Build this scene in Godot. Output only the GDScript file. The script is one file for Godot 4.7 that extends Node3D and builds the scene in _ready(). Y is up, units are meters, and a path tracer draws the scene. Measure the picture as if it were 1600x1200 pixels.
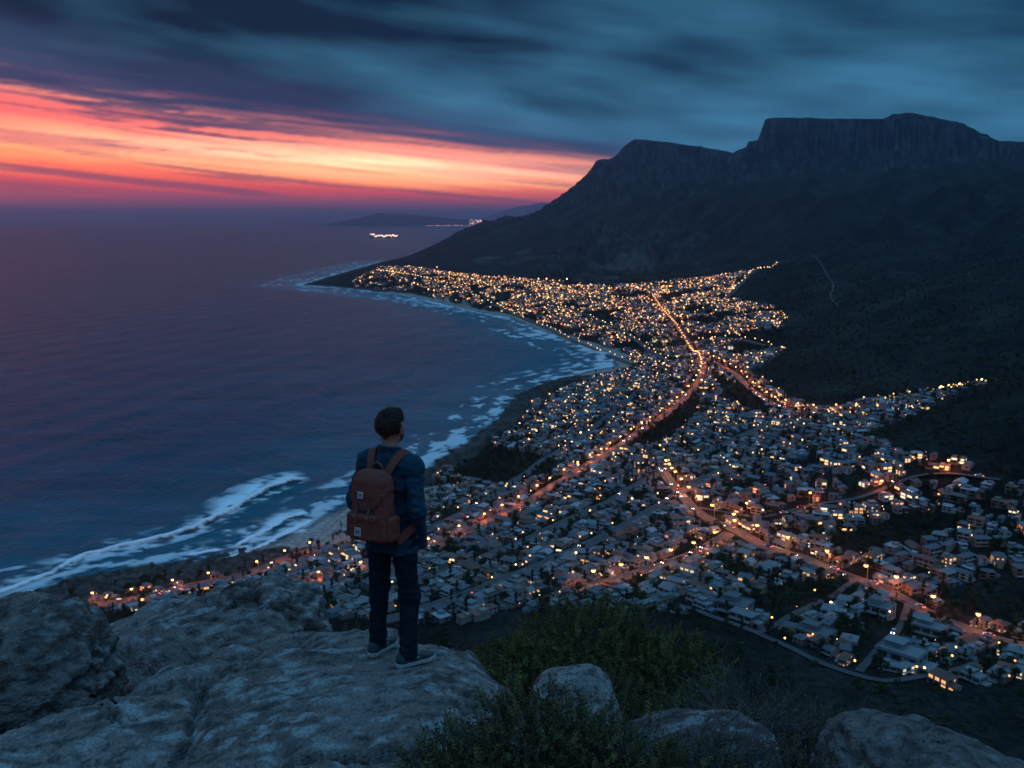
extends Node3D
# A hiker on a mountain rock above a bay town at dusk. y up, metres, sea level at y = 0.

const EYE := Vector3(0, 230, 0)
const ROCK_Y := 226.93

var rng := RandomNumberGenerator.new()
var used_names := {}
var mats := {}

# ---------------------------------------------------------------- mesh building
class M:
	var v := PackedVector3Array()
	var n := PackedVector3Array()
	var c := PackedColorArray()
	var uv := PackedVector2Array()
	var idx := PackedInt32Array()
	func tri(a: Vector3, b: Vector3, d: Vector3, col := Color.WHITE) -> void:
		var k := (b - a).cross(d - a).normalized()
		v.append(a); v.append(d); v.append(b)
		for i in 3:
			n.append(k); c.append(col)
	func quad(a: Vector3, b: Vector3, d: Vector3, e: Vector3, col := Color.WHITE) -> void:
		tri(a, b, d, col)
		tri(a, d, e, col)
	func box(t: Transform3D, s: Vector3, col := Color.WHITE, bottom := false) -> void:
		var h := s * 0.5
		var p: Array[Vector3] = []
		for i in 8:
			p.append(t * Vector3(h.x if i & 1 else -h.x, h.y if i & 2 else -h.y, h.z if i & 4 else -h.z))
		quad(p[4], p[5], p[7], p[6], col)
		quad(p[1], p[0], p[2], p[3], col)
		quad(p[5], p[1], p[3], p[7], col)
		quad(p[0], p[4], p[6], p[2], col)
		quad(p[6], p[7], p[3], p[2], col)
		if bottom:
			quad(p[0], p[1], p[5], p[4], col)
	func bx(at: Vector3, s: Vector3, col := Color.WHITE, bottom := false) -> void:
		box(Transform3D(Basis(), at), s, col, bottom)
	# a box with small chamfers, for edges that catch light
	func cbox(t: Transform3D, s: Vector3, r: float, col := Color.WHITE) -> void:
		var h := s * 0.5
		var i := h - Vector3(r, r, r)
		for ax in 3:
			for sg in [-1.0, 1.0]:
				var u := (ax + 1) % 3
				var w := (ax + 2) % 3
				var q: Array[Vector3] = []
				for k in [[-1, -1], [1, -1], [1, 1], [-1, 1]]:
					var p := Vector3.ZERO
					p[ax] = h[ax] * sg; p[u] = i[u] * k[0]; p[w] = i[w] * k[1]
					q.append(t * p)
				if sg > 0: quad(q[0], q[1], q[2], q[3], col)
				else: quad(q[3], q[2], q[1], q[0], col)
		for ax in 3:
			var u := (ax + 1) % 3
			var w := (ax + 2) % 3
			for su in [-1.0, 1.0]:
				for sw in [-1.0, 1.0]:
					var q: Array[Vector3] = []
					for k in [[0, -1], [0, 1], [1, 1], [1, -1]]:
						var p := Vector3.ZERO
						p[ax] = i[ax] * k[1]
						p[u] = (h[u] if k[0] == 0 else i[u]) * su
						p[w] = (i[w] if k[0] == 0 else h[w]) * sw
						q.append(t * p)
					if su * sw > 0: quad(q[0], q[1], q[2], q[3], col)
					else: quad(q[3], q[2], q[1], q[0], col)
	func tube(pts: Array, radii: Array, sides := 8, col := Color.WHITE, cap := true) -> void:
		var rings := []
		var up := Vector3(0.13, 1, 0.21).normalized()
		for i in pts.size():
			var d: Vector3 = (pts[mini(i + 1, pts.size() - 1)] - pts[maxi(i - 1, 0)]).normalized()
			if absf(d.dot(up)) > 0.95:
				up = Vector3(1, 0.1, 0.2).normalized()
			var a := up.cross(d).normalized()
			var b := d.cross(a)
			var ring := []
			for k in sides:
				var w := TAU * k / sides
				ring.append([pts[i] + (a * cos(w) + b * sin(w)) * radii[i], a * cos(w) + b * sin(w)])
			rings.append(ring)
		for i in pts.size() - 1:
			for k in sides:
				var k2 := (k + 1) % sides
				smooth_tri([rings[i][k], rings[i][k2], rings[i + 1][k2]], col)
				smooth_tri([rings[i][k], rings[i + 1][k2], rings[i + 1][k]], col)
		if cap:
			for k in sides:
				var k2 := (k + 1) % sides
				tri(pts[0], rings[0][k2][0], rings[0][k][0], col)
				tri(pts[-1], rings[-1][k][0], rings[-1][k2][0], col)
	func smooth_tri(q: Array, col := Color.WHITE) -> void:
		for k in [0, 2, 1]:
			v.append(q[k][0]); n.append(q[k][1]); c.append(col)
	func ball(at: Vector3, r: Vector3, cols := 10, rows := 6, col := Color.WHITE) -> void:
		for j in rows:
			for i in cols:
				var q := []
				for k in [[0, 0], [1, 0], [1, 1], [0, 1]]:
					var a: float = TAU * (i + k[0]) / cols
					var b: float = PI * (j + k[1]) / rows - PI / 2
					var d := Vector3(cos(b) * sin(a), sin(b), cos(b) * cos(a))
					q.append([at + d * r, (d / r).normalized()])
				if j > 0: smooth_tri([q[0], q[1], q[2]], col)
				if j < rows - 1: smooth_tri([q[0], q[2], q[3]], col)
	func lathe(at: Vector3, prof: Array, sides := 8, col := Color.WHITE) -> void:
		for i in prof.size() - 1:
			for k in sides:
				var q: Array[Vector3] = []
				for e in [[i, k], [i, k + 1], [i + 1, k + 1], [i + 1, k]]:
					var a: float = TAU * e[1] / sides
					q.append(at + Vector3(sin(a) * prof[e[0]].x, prof[e[0]].y, cos(a) * prof[e[0]].x))
				quad(q[0], q[1], q[2], q[3], col)
	func arrays() -> Array:
		var a := []
		a.resize(Mesh.ARRAY_MAX)
		a[Mesh.ARRAY_VERTEX] = v
		a[Mesh.ARRAY_NORMAL] = n
		if c.size() == v.size(): a[Mesh.ARRAY_COLOR] = c
		if uv.size() == v.size(): a[Mesh.ARRAY_TEX_UV] = uv
		if idx.size(): a[Mesh.ARRAY_INDEX] = idx
		return a
	func mesh(m: Material, into: ArrayMesh = null) -> ArrayMesh:
		var am := into if into else ArrayMesh.new()
		for i in range(0, idx.size(), 3):   # faces wound the way their normals point
			if (v[idx[i + 2]] - v[idx[i]]).cross(v[idx[i + 1]] - v[idx[i]]).dot(n[idx[i]]) < 0.0:
				var t := idx[i + 1]
				idx[i + 1] = idx[i + 2]
				idx[i + 2] = t
		if v.size():
			am.add_surface_from_arrays(Mesh.PRIMITIVE_TRIANGLES, arrays())
			am.surface_set_material(am.get_surface_count() - 1, m)
		return am

func numbered(called: String) -> String:
	if not used_names.has(called):
		used_names[called] = 0
		return called
	used_names[called] += 1
	return "%s_%03d" % [called, used_names[called]]

func tag(o: Node, label := "", category := "", group := "", kind := "") -> Node:
	if label: o.set_meta("label", label)
	if category: o.set_meta("category", category)
	if group: o.set_meta("group", group)
	if kind: o.set_meta("kind", kind)
	return o

func thing(called: String, label: String, category: String, at := Vector3.ZERO, yaw := 0.0, group := "") -> Node3D:
	var o := Node3D.new()
	o.name = numbered(called)
	add_child(o, true)
	o.position = at
	o.rotation.y = yaw
	tag(o, label, category, group)
	return o

func put(called: String, mesh: Mesh, parent: Node = null) -> MeshInstance3D:
	var o := MeshInstance3D.new()
	o.mesh = mesh
	if parent:
		o.name = called
		parent.add_child(o, true)
	else:
		o.name = numbered(called)
		add_child(o, true)
	return o

func obj(called: String, b: M, m: Material, parent: Node = null) -> MeshInstance3D:
	return put(called, b.mesh(m), parent)

func sprinkle(called: String, mesh: Mesh, places: Array[Transform3D], colors: PackedColorArray, parent: Node = null) -> MultiMeshInstance3D:
	var mm := MultiMesh.new()
	mm.transform_format = MultiMesh.TRANSFORM_3D
	mm.use_colors = colors.size() > 0
	mm.mesh = mesh
	mm.instance_count = places.size()
	for i in places.size():
		mm.set_instance_transform(i, places[i])
		if colors.size(): mm.set_instance_color(i, colors[i])
	var o := MultiMeshInstance3D.new()
	o.multimesh = mm
	if parent:
		o.name = called
		parent.add_child(o, true)
	else:
		o.name = numbered(called)
		add_child(o, true)
	o.set_meta("kind", "stuff")
	return o

# ---------------------------------------------------------------- materials
func lin(r: float, g: float, b: float) -> Color:
	return Color(r, g, b).linear_to_srgb()

func mat(called: String, col: Color, rough := 0.85, vertex := false) -> StandardMaterial3D:
	var m := StandardMaterial3D.new()
	m.resource_name = called
	m.albedo_color = col
	m.roughness = rough
	m.vertex_color_use_as_albedo = vertex
	mats[called] = m
	return m

func glow(called: String, col: Color, energy: float) -> StandardMaterial3D:
	var m := mat(called, lin(0.6, 0.6, 0.6), 0.4)
	m.emission_enabled = true
	m.emission = col.linear_to_srgb()
	m.emission_energy_multiplier = energy
	return m

func noise(kind: int, freq: float, sd: int, oct := 4, ridged := false) -> FastNoiseLite:
	var f := FastNoiseLite.new()
	f.noise_type = kind
	f.frequency = freq
	f.seed = sd
	f.fractal_octaves = oct
	f.fractal_type = FastNoiseLite.FRACTAL_RIDGED if ridged else FastNoiseLite.FRACTAL_FBM
	return f

func noise_tex(f: FastNoiseLite, size: int, lo: Color, hi: Color, normal := false, bump := 4.0) -> NoiseTexture2D:
	var t := NoiseTexture2D.new()
	t.width = size
	t.height = size
	t.seamless = true
	t.noise = f
	t.as_normal_map = normal
	if normal:
		t.bump_strength = bump
	else:
		var g := Gradient.new()
		g.set_color(0, lo)
		g.set_color(1, hi)
		t.color_ramp = g
	return t

func triplanar(m: StandardMaterial3D, scale: float, tex: Texture2D, normal: Texture2D = null, nscale := 1.0, height: Texture2D = null, hscale := 1.0) -> StandardMaterial3D:
	m.uv1_triplanar = true
	m.uv1_world_triplanar = true
	m.uv1_scale = Vector3.ONE * scale
	if tex: m.albedo_texture = tex
	if normal:
		m.normal_enabled = true
		m.normal_texture = normal
		m.normal_scale = nscale
	if height:
		m.heightmap_enabled = true
		m.heightmap_texture = height
		m.heightmap_scale = hscale
	return m

# ---------------------------------------------------------------- the scene
func _ready() -> void:
	rng.seed = 4711
	# camera
	var cam := Camera3D.new()
	cam.name = "camera"
	add_child(cam)
	cam.position = EYE
	cam.rotation_degrees = Vector3(-10.176, 0, 0)
	cam.fov = 45.0
	cam.near = 0.1
	cam.far = 200000.0
	var lens := CameraAttributesPhysical.new()
	lens.frustum_focal_length = 28.97
	lens.frustum_focus_distance = 6.3
	lens.frustum_near = 0.1
	lens.frustum_far = 200000.0
	lens.exposure_aperture = 4.5
	cam.attributes = lens
	cam.current = true
	# sky, air, exposure
	var env := Environment.new()
	env.background_mode = Environment.BG_SKY
	env.sky = Sky.new()
	var pano := PanoramaSkyMaterial.new()
	pano.panorama = ImageTexture.create_from_image(paint_sky())
	env.sky.sky_material = pano
	env.background_energy_multiplier = 1.0
	env.tonemap_mode = Environment.TONE_MAPPER_LINEAR
	env.tonemap_exposure = 1.35
	env.volumetric_fog_enabled = true
	env.volumetric_fog_albedo = Color(0.75, 0.84, 1.0)
	env.volumetric_fog_density = 0.000041
	env.volumetric_fog_anisotropy = 0.70
	env.sdfgi_enabled = true
	env.ssao_enabled = true
	env.ssil_enabled = true
	var we := WorldEnvironment.new()
	we.name = "world"
	we.environment = env
	add_child(we)
	# the last of the sun, behind cloud over the sea
	var sun := DirectionalLight3D.new()
	sun.name = "sun"
	add_child(sun)
	sun.light_color = Color(1.0, 0.60, 0.56)
	sun.light_energy = 0.022
	sun.light_angular_distance = 16.0
	sun.shadow_enabled = true
	sun.look_at_from_position(Vector3(-0.95, 0.16, -1.0), Vector3.ZERO)

	make_materials()
	solve_ground()
	build_ground()
	build_sea()
	build_foam()
	build_headland()
	build_roads()
	build_town()
	build_street_lamps()
	build_cars()
	build_ship()
	build_rocks()
	build_scrub()
	build_bushes()
	build_person()
	build_backpack()
	finish_labels()

# ---------------------------------------------------------------- sky: air and clouds only
func s2l(r: float, g: float, b: float) -> Vector3:
	return Vector3(pow(r / 255.0, 2.2), pow(g / 255.0, 2.2), pow(b / 255.0, 2.2))

var sky_stops := [0.0, 0.13, 0.23, 0.32, 0.41, 0.51, 0.63, 0.78, 0.90, 1.02]
var sky_cols: Array[Vector3] = []
var sn_streak := noise(FastNoiseLite.TYPE_SIMPLEX_SMOOTH, 1.0, 11, 5)
var sn_soft := noise(FastNoiseLite.TYPE_SIMPLEX_SMOOTH, 1.0, 23, 4)
var sn_fine := noise(FastNoiseLite.TYPE_SIMPLEX_SMOOTH, 1.0, 37, 4)

func sky_at(az: float, el: float) -> Vector3:
	# az: degrees to the right of the view, el: degrees above the horizon
	var arc := clampf(1.0 - absf(az + 18.0) / 75.0, 0.0, 1.0)      # the glow follows the sunken sun
	var right := 1.0 - smoothstep(4.0, 30.0, az)
	var glow_w := smoothstep(0.0, 0.55, arc) * right
	var top := clampf(4.7 - (0.138 if az < 0.0 else 0.152) * az, 1.6, 9.2)
	var st := sn_streak.get_noise_2d(az * 0.045, el * 0.95 + az * 0.09)
	var fine := sn_fine.get_noise_2d(az * 0.12 + 40.0, el * 2.6 + az * 0.26)
	var s := el / top + 0.10 * st + 0.025 * fine
	var c := sky_cols[0]
	for i in sky_stops.size() - 1:
		if s >= sky_stops[i]:
			c = sky_cols[i].lerp(sky_cols[i + 1], clampf((s - sky_stops[i]) / (sky_stops[i + 1] - sky_stops[i]), 0.0, 1.0))
	# brightest slit of clear sky, low over the sea
	var core := exp(-pow((az + 9.0 + (el - 3.2) * 4.0) / 13.0, 2.0)) * exp(-pow((el - 3.25 + 0.05 * (az + 9.0) + 0.3 * st) / 0.75, 2.0))
	c += Vector3(1.2, 0.85, 0.46) * core * (0.85 + 0.5 * fine)
	# streaks of cloud lit from below
	var veil := smoothstep(0.02, 0.42, sn_streak.get_noise_2d(az * 0.03 + 90.0, el * 1.6 + az * 0.15 + 7.0) + 0.25 * fine)
	veil *= smoothstep(0.12, 0.24, s) * (1.0 - 0.75 * core)
	c = c.lerp(s2l(120, 70, 98), veil * 0.72)
	var low_left := smoothstep(-2.0, -17.0, az) * smoothstep(0.56, 0.70, s + 0.2 * st)
	var rag := smoothstep(-0.14, 0.14, sn_fine.get_noise_2d(az * 0.075 + 9.0, el * 1.25 + az * 0.06) + 0.4 * fine)
	c = c.lerp(s2l(52, 62, 92), low_left * rag * 0.85)
	# the cloud deck above
	var n1 := sn_soft.get_noise_2d(az * 0.028 + 3.0, el * 0.16 + az * 0.022)
	var n2 := sn_streak.get_noise_2d(az * 0.06 + 31.0, el * 0.27 + az * 0.045) + 0.5 * sn_fine.get_noise_2d(az * 0.10 + 3.0, el * 0.42 + az * 0.03)
	var lightness := 0.02 + 0.86 * smoothstep(-14.0, 6.0, az) - 0.40 * smoothstep(10.0, 32.0, az) + 0.80 * n1 + 0.48 * n2 + 0.08 * fine
	lightness *= 1.0 - 0.45 * smoothstep(8.5, 12.5, el + 3.0 * n1) * (1.0 - smoothstep(13.0, 26.0, el))
	lightness *= lerpf(0.74, 1.0, smoothstep(12.0, 18.0, el))
	lightness += 1.80 * smoothstep(13.0, 40.0, el)
	var deck := s2l(4, 28, 44).lerp(s2l(60, 114, 146).lerp(s2l(66, 111, 148), smoothstep(13.0, 30.0, el)), clampf(lightness, 0.0, 2.4))
	deck = deck.lerp(s2l(56, 66, 100), 0.5 * (1.0 - smoothstep(1.0, 1.35, s)) * glow_w)
	var over := smoothstep(0.76, 1.10, s + 0.12 * fine)
	over = maxf(over, 1.0 - glow_w)
	c = c.lerp(deck, over)
	# murk on the horizon
	return c.lerp(s2l(168, 84, 114).lerp(deck, 1.0 - glow_w), 0.5 * (1.0 - smoothstep(0.0, 1.6, el)))

func paint_rows(w: int, h: int, y0: int, y1: int) -> PackedFloat32Array:
	var out := PackedFloat32Array()
	out.resize(w * (y1 - y0) * 3)
	var k := 0
	for y in range(y0, y1):
		var el := 90.0 - 180.0 * (y + 0.5) / h
		for x in w:
			var az := fposmod(360.0 * (x + 0.5) / w + 180.0, 360.0) - 180.0   # the panorama's edge lies ahead
			var c: Vector3 = sky_at(az, maxf(el, 0.0))
			if absf(az) > 165.0:  # close the circle
				c = c.lerp(sky_at(180.0, maxf(el, 0.0)), (absf(az) - 165.0) / 15.0)
			out[k] = c.x; out[k + 1] = c.y; out[k + 2] = c.z
			k += 3
	return out

func paint_sky() -> Image:
	for q in [[182, 88, 116], [212, 84, 98], [262, 88, 76], [290, 118, 78], [315, 178, 104], [300, 138, 92], [262, 104, 98], [235, 128, 112], [104, 74, 98], [30, 50, 76]]:
		sky_cols.append(s2l(q[0], q[1], q[2]))
	var w := 4096
	var h := 2048
	var full := Image.create_empty(w, h, false, Image.FORMAT_RGBF)
	# high sky at a quarter of the size, the low band that the clouds need in full
	var small := Image.create_from_data(w / 4, 200, false, Image.FORMAT_RGBF, paint_rows(w / 4, h / 4, 0, 200).to_byte_array())
	small.resize(w, 800, Image.INTERPOLATE_BILINEAR)
	full.blit_rect(small, Rect2i(0, 0, w, 800), Vector2i.ZERO)
	# rows 800..1028 (20 degrees down to just under the horizon)
	var band := Image.create_from_data(w / 2, 228, false, Image.FORMAT_RGBF, paint_band(w / 2, h, 800, 1028).to_byte_array())
	band.resize(w, 228, Image.INTERPOLATE_BILINEAR)
	full.blit_rect(band, Rect2i(0, 0, w, 228), Vector2i(0, 800))
	var under := sky_at(-20.0, 0.0).lerp(sky_at(120.0, 0.0), 0.7) * 0.6
	full.fill_rect(Rect2i(0, 1028, w, h - 1028), Color(under.x, under.y, under.z))
	return full

func paint_band(w: int, h: int, y0: int, y1: int) -> PackedFloat32Array:
	return paint_rows(w, h, y0, y1)

# ---------------------------------------------------------------- the lie of the land
var coast := PackedVector2Array([Vector2(-520, -380), Vector2(-370, -472), Vector2(-314, -537), Vector2(-284, -571), Vector2(-252, -588), Vector2(-208, -610), Vector2(-170, -636), Vector2(-150, -694), Vector2(-132, -723), Vector2(-110, -768), Vector2(-73, -859), Vector2(-22, -1033), Vector2(8, -1209), Vector2(45, -1292), Vector2(106, -1374), Vector2(166, -1441), Vector2(161, -1596), Vector2(108, -1722), Vector2(0, -2135), Vector2(-132, -2380), Vector2(-304, -2755), Vector2(-501, -3029), Vector2(-655, -3173), Vector2(-728, -3203), Vector2(-715, -4005), Vector2(-687, -5016), Vector2(-640, -5505), Vector2(-500, -6400), Vector2(0, -8200)])
# x, z, height: what the land does away from the shore and the hill underfoot
var spots := [[-214, -533, 12], [-124, -483, 25], [-89, -511, 25], [-34, -461, 45], [29, -400, 60], [81, -366, 66], [121, -326, 66], [158, -328, 60], [123, -568, 45], [51, -711, 25], [0, -874, 10], [138, -975, 20], [235, -735, 45], [225, -522, 60], [439, -893, 62], [302, -841, 55], [290, -1119, 45], [404, -1384, 50], [311, -1723, 30], [223, -2153, 25], [464, -2038, 50], [699, -2612, 80], [368, -2672, 40], [99, -2881, 35], [-231, -3369, 25], [-521, -3796, 12],
	[352, -650, 104], [365, -650, 113], [285, -620, 90], [234, -600, 77], [297, -520, 82], [273, -500, 73], [272, -470, 60], [230, -390, 45], [420, -640, 135], [480, -520, 130], [420, -400, 95], [330, -300, 80], [520, -760, 120], [620, -900, 118],
	[461, -1100, 66], [553, -1600, 78], [665, -1200, 99], [1040, -1900, 153], [1407, -2600, 290], [782, -1900, 120], [739, -2400, 125], [1183, -3500, 300], [977, -3600, 235], [1363, -3100, 300], [739, -3600, 84], [534, -3900, 72], [730, -4300, 230], [294, -4300, 56], [-250, -4800, 60],
	[1000, -1200, 190], [1500, -1600, 270], [2100, -2600, 380], [2300, -3400, 420], [-700, -4300, 0], [-420, -5200, 55], [300, -5200, 190], [1600, -4600, 430], [1100, -4900, 400], [-600, -700, -20], [-800, -1800, -30], [-900, -3000, -20], [-200, -1500, -20], [900, -600, 180], [0, -150, 80], [300, -150, 85], [-300, -250, 30]]
# crest of the table mountain, x, z, height; the cliff under it
var crest := [[-640, -5500, 0, 0], [-380, -5550, 50, 0], [0, -5600, 182, 0], [190, -5650, 284, 8], [385, -5700, 425, 22], [470, -5730, 500, 45], [521, -5750, 572, 70], [590, -5755, 578, 60], [640, -5770, 604, 60], [690, -5785, 660, 80], [742, -5800, 698, 105], [800, -5780, 694, 105], [993, -5700, 664, 80], [1200, -5560, 620, 60], [1292, -5500, 594, 50], [1318, -5300, 612, 60], [1340, -5250, 640, 80], [1372, -5200, 652, 90], [1386, -5120, 752, 165], [1420, -5090, 752, 165], [1651, -4950, 732, 165], [1873, -4800, 716, 160], [1896, -4760, 733, 160], [1960, -4700, 735, 150], [2015, -4650, 714, 140], [2103, -4500, 668, 120], [2130, -4440, 632, 110], [2148, -4400, 612, 100], [2166, -4350, 590, 90], [2190, -4300, 564, 80], [2215, -4260, 566, 70], [2251, -4200, 557, 70], [2355, -4000, 572, 70], [2500, -3600, 600, 70], [2700, -3000, 560, 60]]

const GX0 := -1500.0
const GZ0 := -6700.0
const GSTEP := 30.0
const GNX := 150
const GNZ := 222
var g_base := PackedFloat32Array()
var g_shore := PackedFloat32Array()
var n_rough := noise(FastNoiseLite.TYPE_SIMPLEX_SMOOTH, 1.0 / 90.0, 5, 4)
var n_ridge := noise(FastNoiseLite.TYPE_SIMPLEX_SMOOTH, 1.0 / 620.0, 8, 5, true)
var n_gully := noise(FastNoiseLite.TYPE_SIMPLEX_SMOOTH, 1.0 / 260.0, 14, 4, true)
var n_small := noise(FastNoiseLite.TYPE_SIMPLEX_SMOOTH, 1.0 / 9.0, 19, 4)
var n_patch := noise(FastNoiseLite.TYPE_SIMPLEX_SMOOTH, 1.0 / 130.0, 29, 4)

func thin_plate(r2: float) -> float:
	return r2 * log(r2 + 1e-9)

func solve_ground() -> void:
	var n := spots.size()
	var w := n + 3
	var a: Array[PackedFloat64Array] = []
	for i in w:
		var row := PackedFloat64Array()
		row.resize(w + 1)
		if i < n:
			for j in n:
				var dx: float = (spots[i][0] - spots[j][0]) * 0.001
				var dz: float = (spots[i][1] - spots[j][1]) * 0.001
				row[j] = thin_plate(dx * dx + dz * dz) + (0.002 if i == j else 0.0)
			row[n] = 1.0; row[n + 1] = spots[i][0] * 0.001; row[n + 2] = spots[i][1] * 0.001
			row[w] = spots[i][2]
		else:
			for j in n:
				row[j] = 1.0 if i == n else spots[j][i - n - 1] * 0.001
		a.append(row)
	for i in w:
		var p := i
		for k in range(i + 1, w):
			if absf(a[k][i]) > absf(a[p][i]): p = k
		var t := a[i]; a[i] = a[p]; a[p] = t
		for k in range(i + 1, w):
			var f := a[k][i] / a[i][i]
			if f != 0.0:
				var rk := a[k]
				var ri := a[i]
				for j in range(i, w + 1):
					rk[j] -= f * ri[j]
				a[k] = rk
	var x := PackedFloat64Array()
	x.resize(w)
	for i in range(w - 1, -1, -1):
		var sum := a[i][w]
		for j in range(i + 1, w): sum -= a[i][j] * x[j]
		x[i] = sum / a[i][i]
	g_base.resize(GNX * GNZ)
	g_shore.resize(GNX * GNZ)
	var sp := PackedVector2Array()
	for s in spots: sp.append(Vector2(s[0], s[1]) * 0.001)
	for iz in GNZ:
		for ix in GNX:
			var p := Vector2(GX0 + ix * GSTEP, GZ0 + iz * GSTEP)
			var q := p * 0.001
			var h := x[n] + x[n + 1] * q.x + x[n + 2] * q.y
			for j in n:
				h += x[j] * thin_plate(q.distance_squared_to(sp[j]))
			g_base[iz * GNX + ix] = h
			var best := 1e12
			for j in coast.size() - 1:
				var c := Geometry2D.get_closest_point_to_segment(p, coast[j], coast[j + 1])
				best = minf(best, p.distance_squared_to(c))
			var land := Geometry2D.is_point_in_polygon(p, shore_ring())
			g_shore[iz * GNX + ix] = sqrt(best) * (1.0 if land else -1.0)

var ring_cache := PackedVector2Array()
func shore_ring() -> PackedVector2Array:
	if ring_cache.is_empty():
		ring_cache = coast.duplicate()
		ring_cache.append(Vector2(9000, -8200)); ring_cache.append(Vector2(9000, 3000)); ring_cache.append(Vector2(-520, 3000))
	return ring_cache

func grid(g: PackedFloat32Array, x: float, z: float) -> float:
	var fx := clampf((x - GX0) / GSTEP, 0.0, GNX - 1.001)
	var fz := clampf((z - GZ0) / GSTEP, 0.0, GNZ - 1.001)
	var i := int(fx)
	var k := int(fz)
	fx -= i; fz -= k
	var o := k * GNX + i
	return lerpf(lerpf(g[o], g[o + 1], fx), lerpf(g[o + GNX], g[o + GNX + 1], fx), fz)

func shore(x: float, z: float) -> float:   # metres inland of the water's edge
	return grid(g_shore, x, z) + 7.0 * n_rough.get_noise_2d(x * 2.2, z * 2.2)

# the hill underfoot falls away from the viewpoint
var hill_r := [0.0, 6.6, 8.0, 12.0, 30.0, 60.0, 100.0, 200.0, 300.0, 420.0, 900.0]
var hill_d := [4.4, 4.7, 5.3, 8.6, 20.0, 39.0, 63.0, 118.0, 166.0, 222.0, 330.0]
func hill(x: float, z: float) -> float:
	var r := sqrt(x * x + z * z)
	var d: float = hill_d[-1]
	for i in hill_r.size() - 1:
		if r < hill_r[i + 1]:
			d = lerpf(hill_d[i], hill_d[i + 1], (r - hill_r[i]) / (hill_r[i + 1] - hill_r[i]))
			break
	var side := smoothstep(0.0, -60.0, x) * smoothstep(20.0, 90.0, r)   # steeper on the sea side
	return EYE.y - d * (1.0 + 0.18 * side) + (n_rough.get_noise_2d(x * 3.0, z * 3.0) * 0.05 * minf(r, 90.0) - 0.02 * r * smoothstep(20.0, 60.0, r))

func smax(a: float, b: float, k: float) -> float:
	var t := clampf(0.5 + 0.5 * (a - b) / k, 0.0, 1.0)
	return lerpf(b, a, t) + k * t * (1.0 - t)

var crest_cliff := 0.0
func mountain(x: float, z: float) -> float:
	if z > -2400.0: return -500.0
	var p := Vector2(x, z)
	var best := 1e12
	var hr := 0.0
	var cl := 0.0
	var along := 0.0
	for i in crest.size() - 1:
		var a := Vector2(crest[i][0], crest[i][1])
		var b := Vector2(crest[i + 1][0], crest[i + 1][1])
		var ab := b - a
		var t := clampf((p - a).dot(ab) / ab.length_squared(), 0.0, 1.0)
		var d := p.distance_squared_to(a + ab * t)
		if d < best:
			best = d
			hr = lerpf(crest[i][2], crest[i + 1][2], t)
			cl = lerpf(crest[i][3], crest[i + 1][3], t)
			along = i * 100.0 + t * 100.0
	var d := sqrt(best)
	crest_cliff = cl
	if d > 3000.0: return -500.0
	# buttresses and gullies push the foot of the cliff in and out
	var g := n_gully.get_noise_2d(x * 1.0 + 0.3 * z, z * 0.3 - x * 0.2)
	var d2 := maxf(0.0, d - 26.0 - 75.0 * maxf(0.0, g) * smoothstep(20.0, 110.0, d))
	var talus := (hr - cl) * pow(maxf(0.0, 1.0 - d2 / 2700.0), 2.35)
	var face := 1.0 - smoothstep(0.0, 62.0 + 38.0 * n_rough.get_noise_2d(x, z), d2)
	var h := talus + cl * face
	h += (n_ridge.get_noise_2d(x, z) - 0.35) * 95.0 * smoothstep(60.0, 500.0, d) * (1.0 - smoothstep(1400.0, 2700.0, d)) * clampf(hr / 500.0, 0.1, 1.0)
	h += n_gully.get_noise_2d(x * 2.0, z * 2.0) * 30.0 * smoothstep(15.0, 140.0, d) * clampf(hr / 400.0, 0.0, 1.0)
	# beds of rock: steps in the upper slopes
	var bed := 34.0
	var q := h / bed + 0.35 * n_patch.get_noise_2d(x * 0.5, z * 0.5)
	var st := floorf(q) + smoothstep(0.30, 0.85, q - floorf(q))
	return h + (st - q) * bed * 0.8 * smoothstep(210.0, 360.0, h) * smoothstep(10.0, 40.0, d)

func land_height(x: float, z: float) -> float:
	var s := shore(x, z)
	var b := grid(g_base, x, z)
	var low: float
	if s < 0.0:
		low = maxf(-25.0, 0.07 * s - 0.25)
	else:
		low = lerpf(minf(0.055 * s + 0.1, 5.0), maxf(b, 2.0), smoothstep(15.0, 170.0, s)) + minf(s * 0.02, 1.0) * n_rough.get_noise_2d(x, z) * 2.0
		if not is_beach(z):
			low += maxf(0.0, n_small.get_noise_2d(x * 0.7, z * 0.7)) * 4.0 * smoothstep(60.0, 10.0, s)
		low += (n_ridge.get_noise_2d(x * 1.1 + 0.7 * z, z * 0.55 + 0.3 * x) - 0.25) * 75.0 * smoothstep(70.0, 190.0, b) * smoothstep(-700.0, -1500.0, z)
	return low

func hgt(x: float, z: float) -> float:
	var h := land_height(x, z)
	if x * x + z * z < 810000.0: h = smax(h, hill(x, z), 8.0) if x * x + z * z > 3600.0 else hill(x, z)
	if z < -2400.0:
		var s := shore(x, z)
		h = smax(h, mountain(x, z) - 80.0 * smoothstep(30.0, -40.0, s), 1.0 + 24.0 * smoothstep(20.0, 160.0, s))
	return h

func shore_width(z: float) -> float:
	return 52.0 if z > -622.0 else 58.0 if z > -780.0 else 22.0

func is_beach(z: float) -> bool:
	return (z < -622.0 and z > -770.0) or (z < -1350.0 and z > -2900.0)

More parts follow.
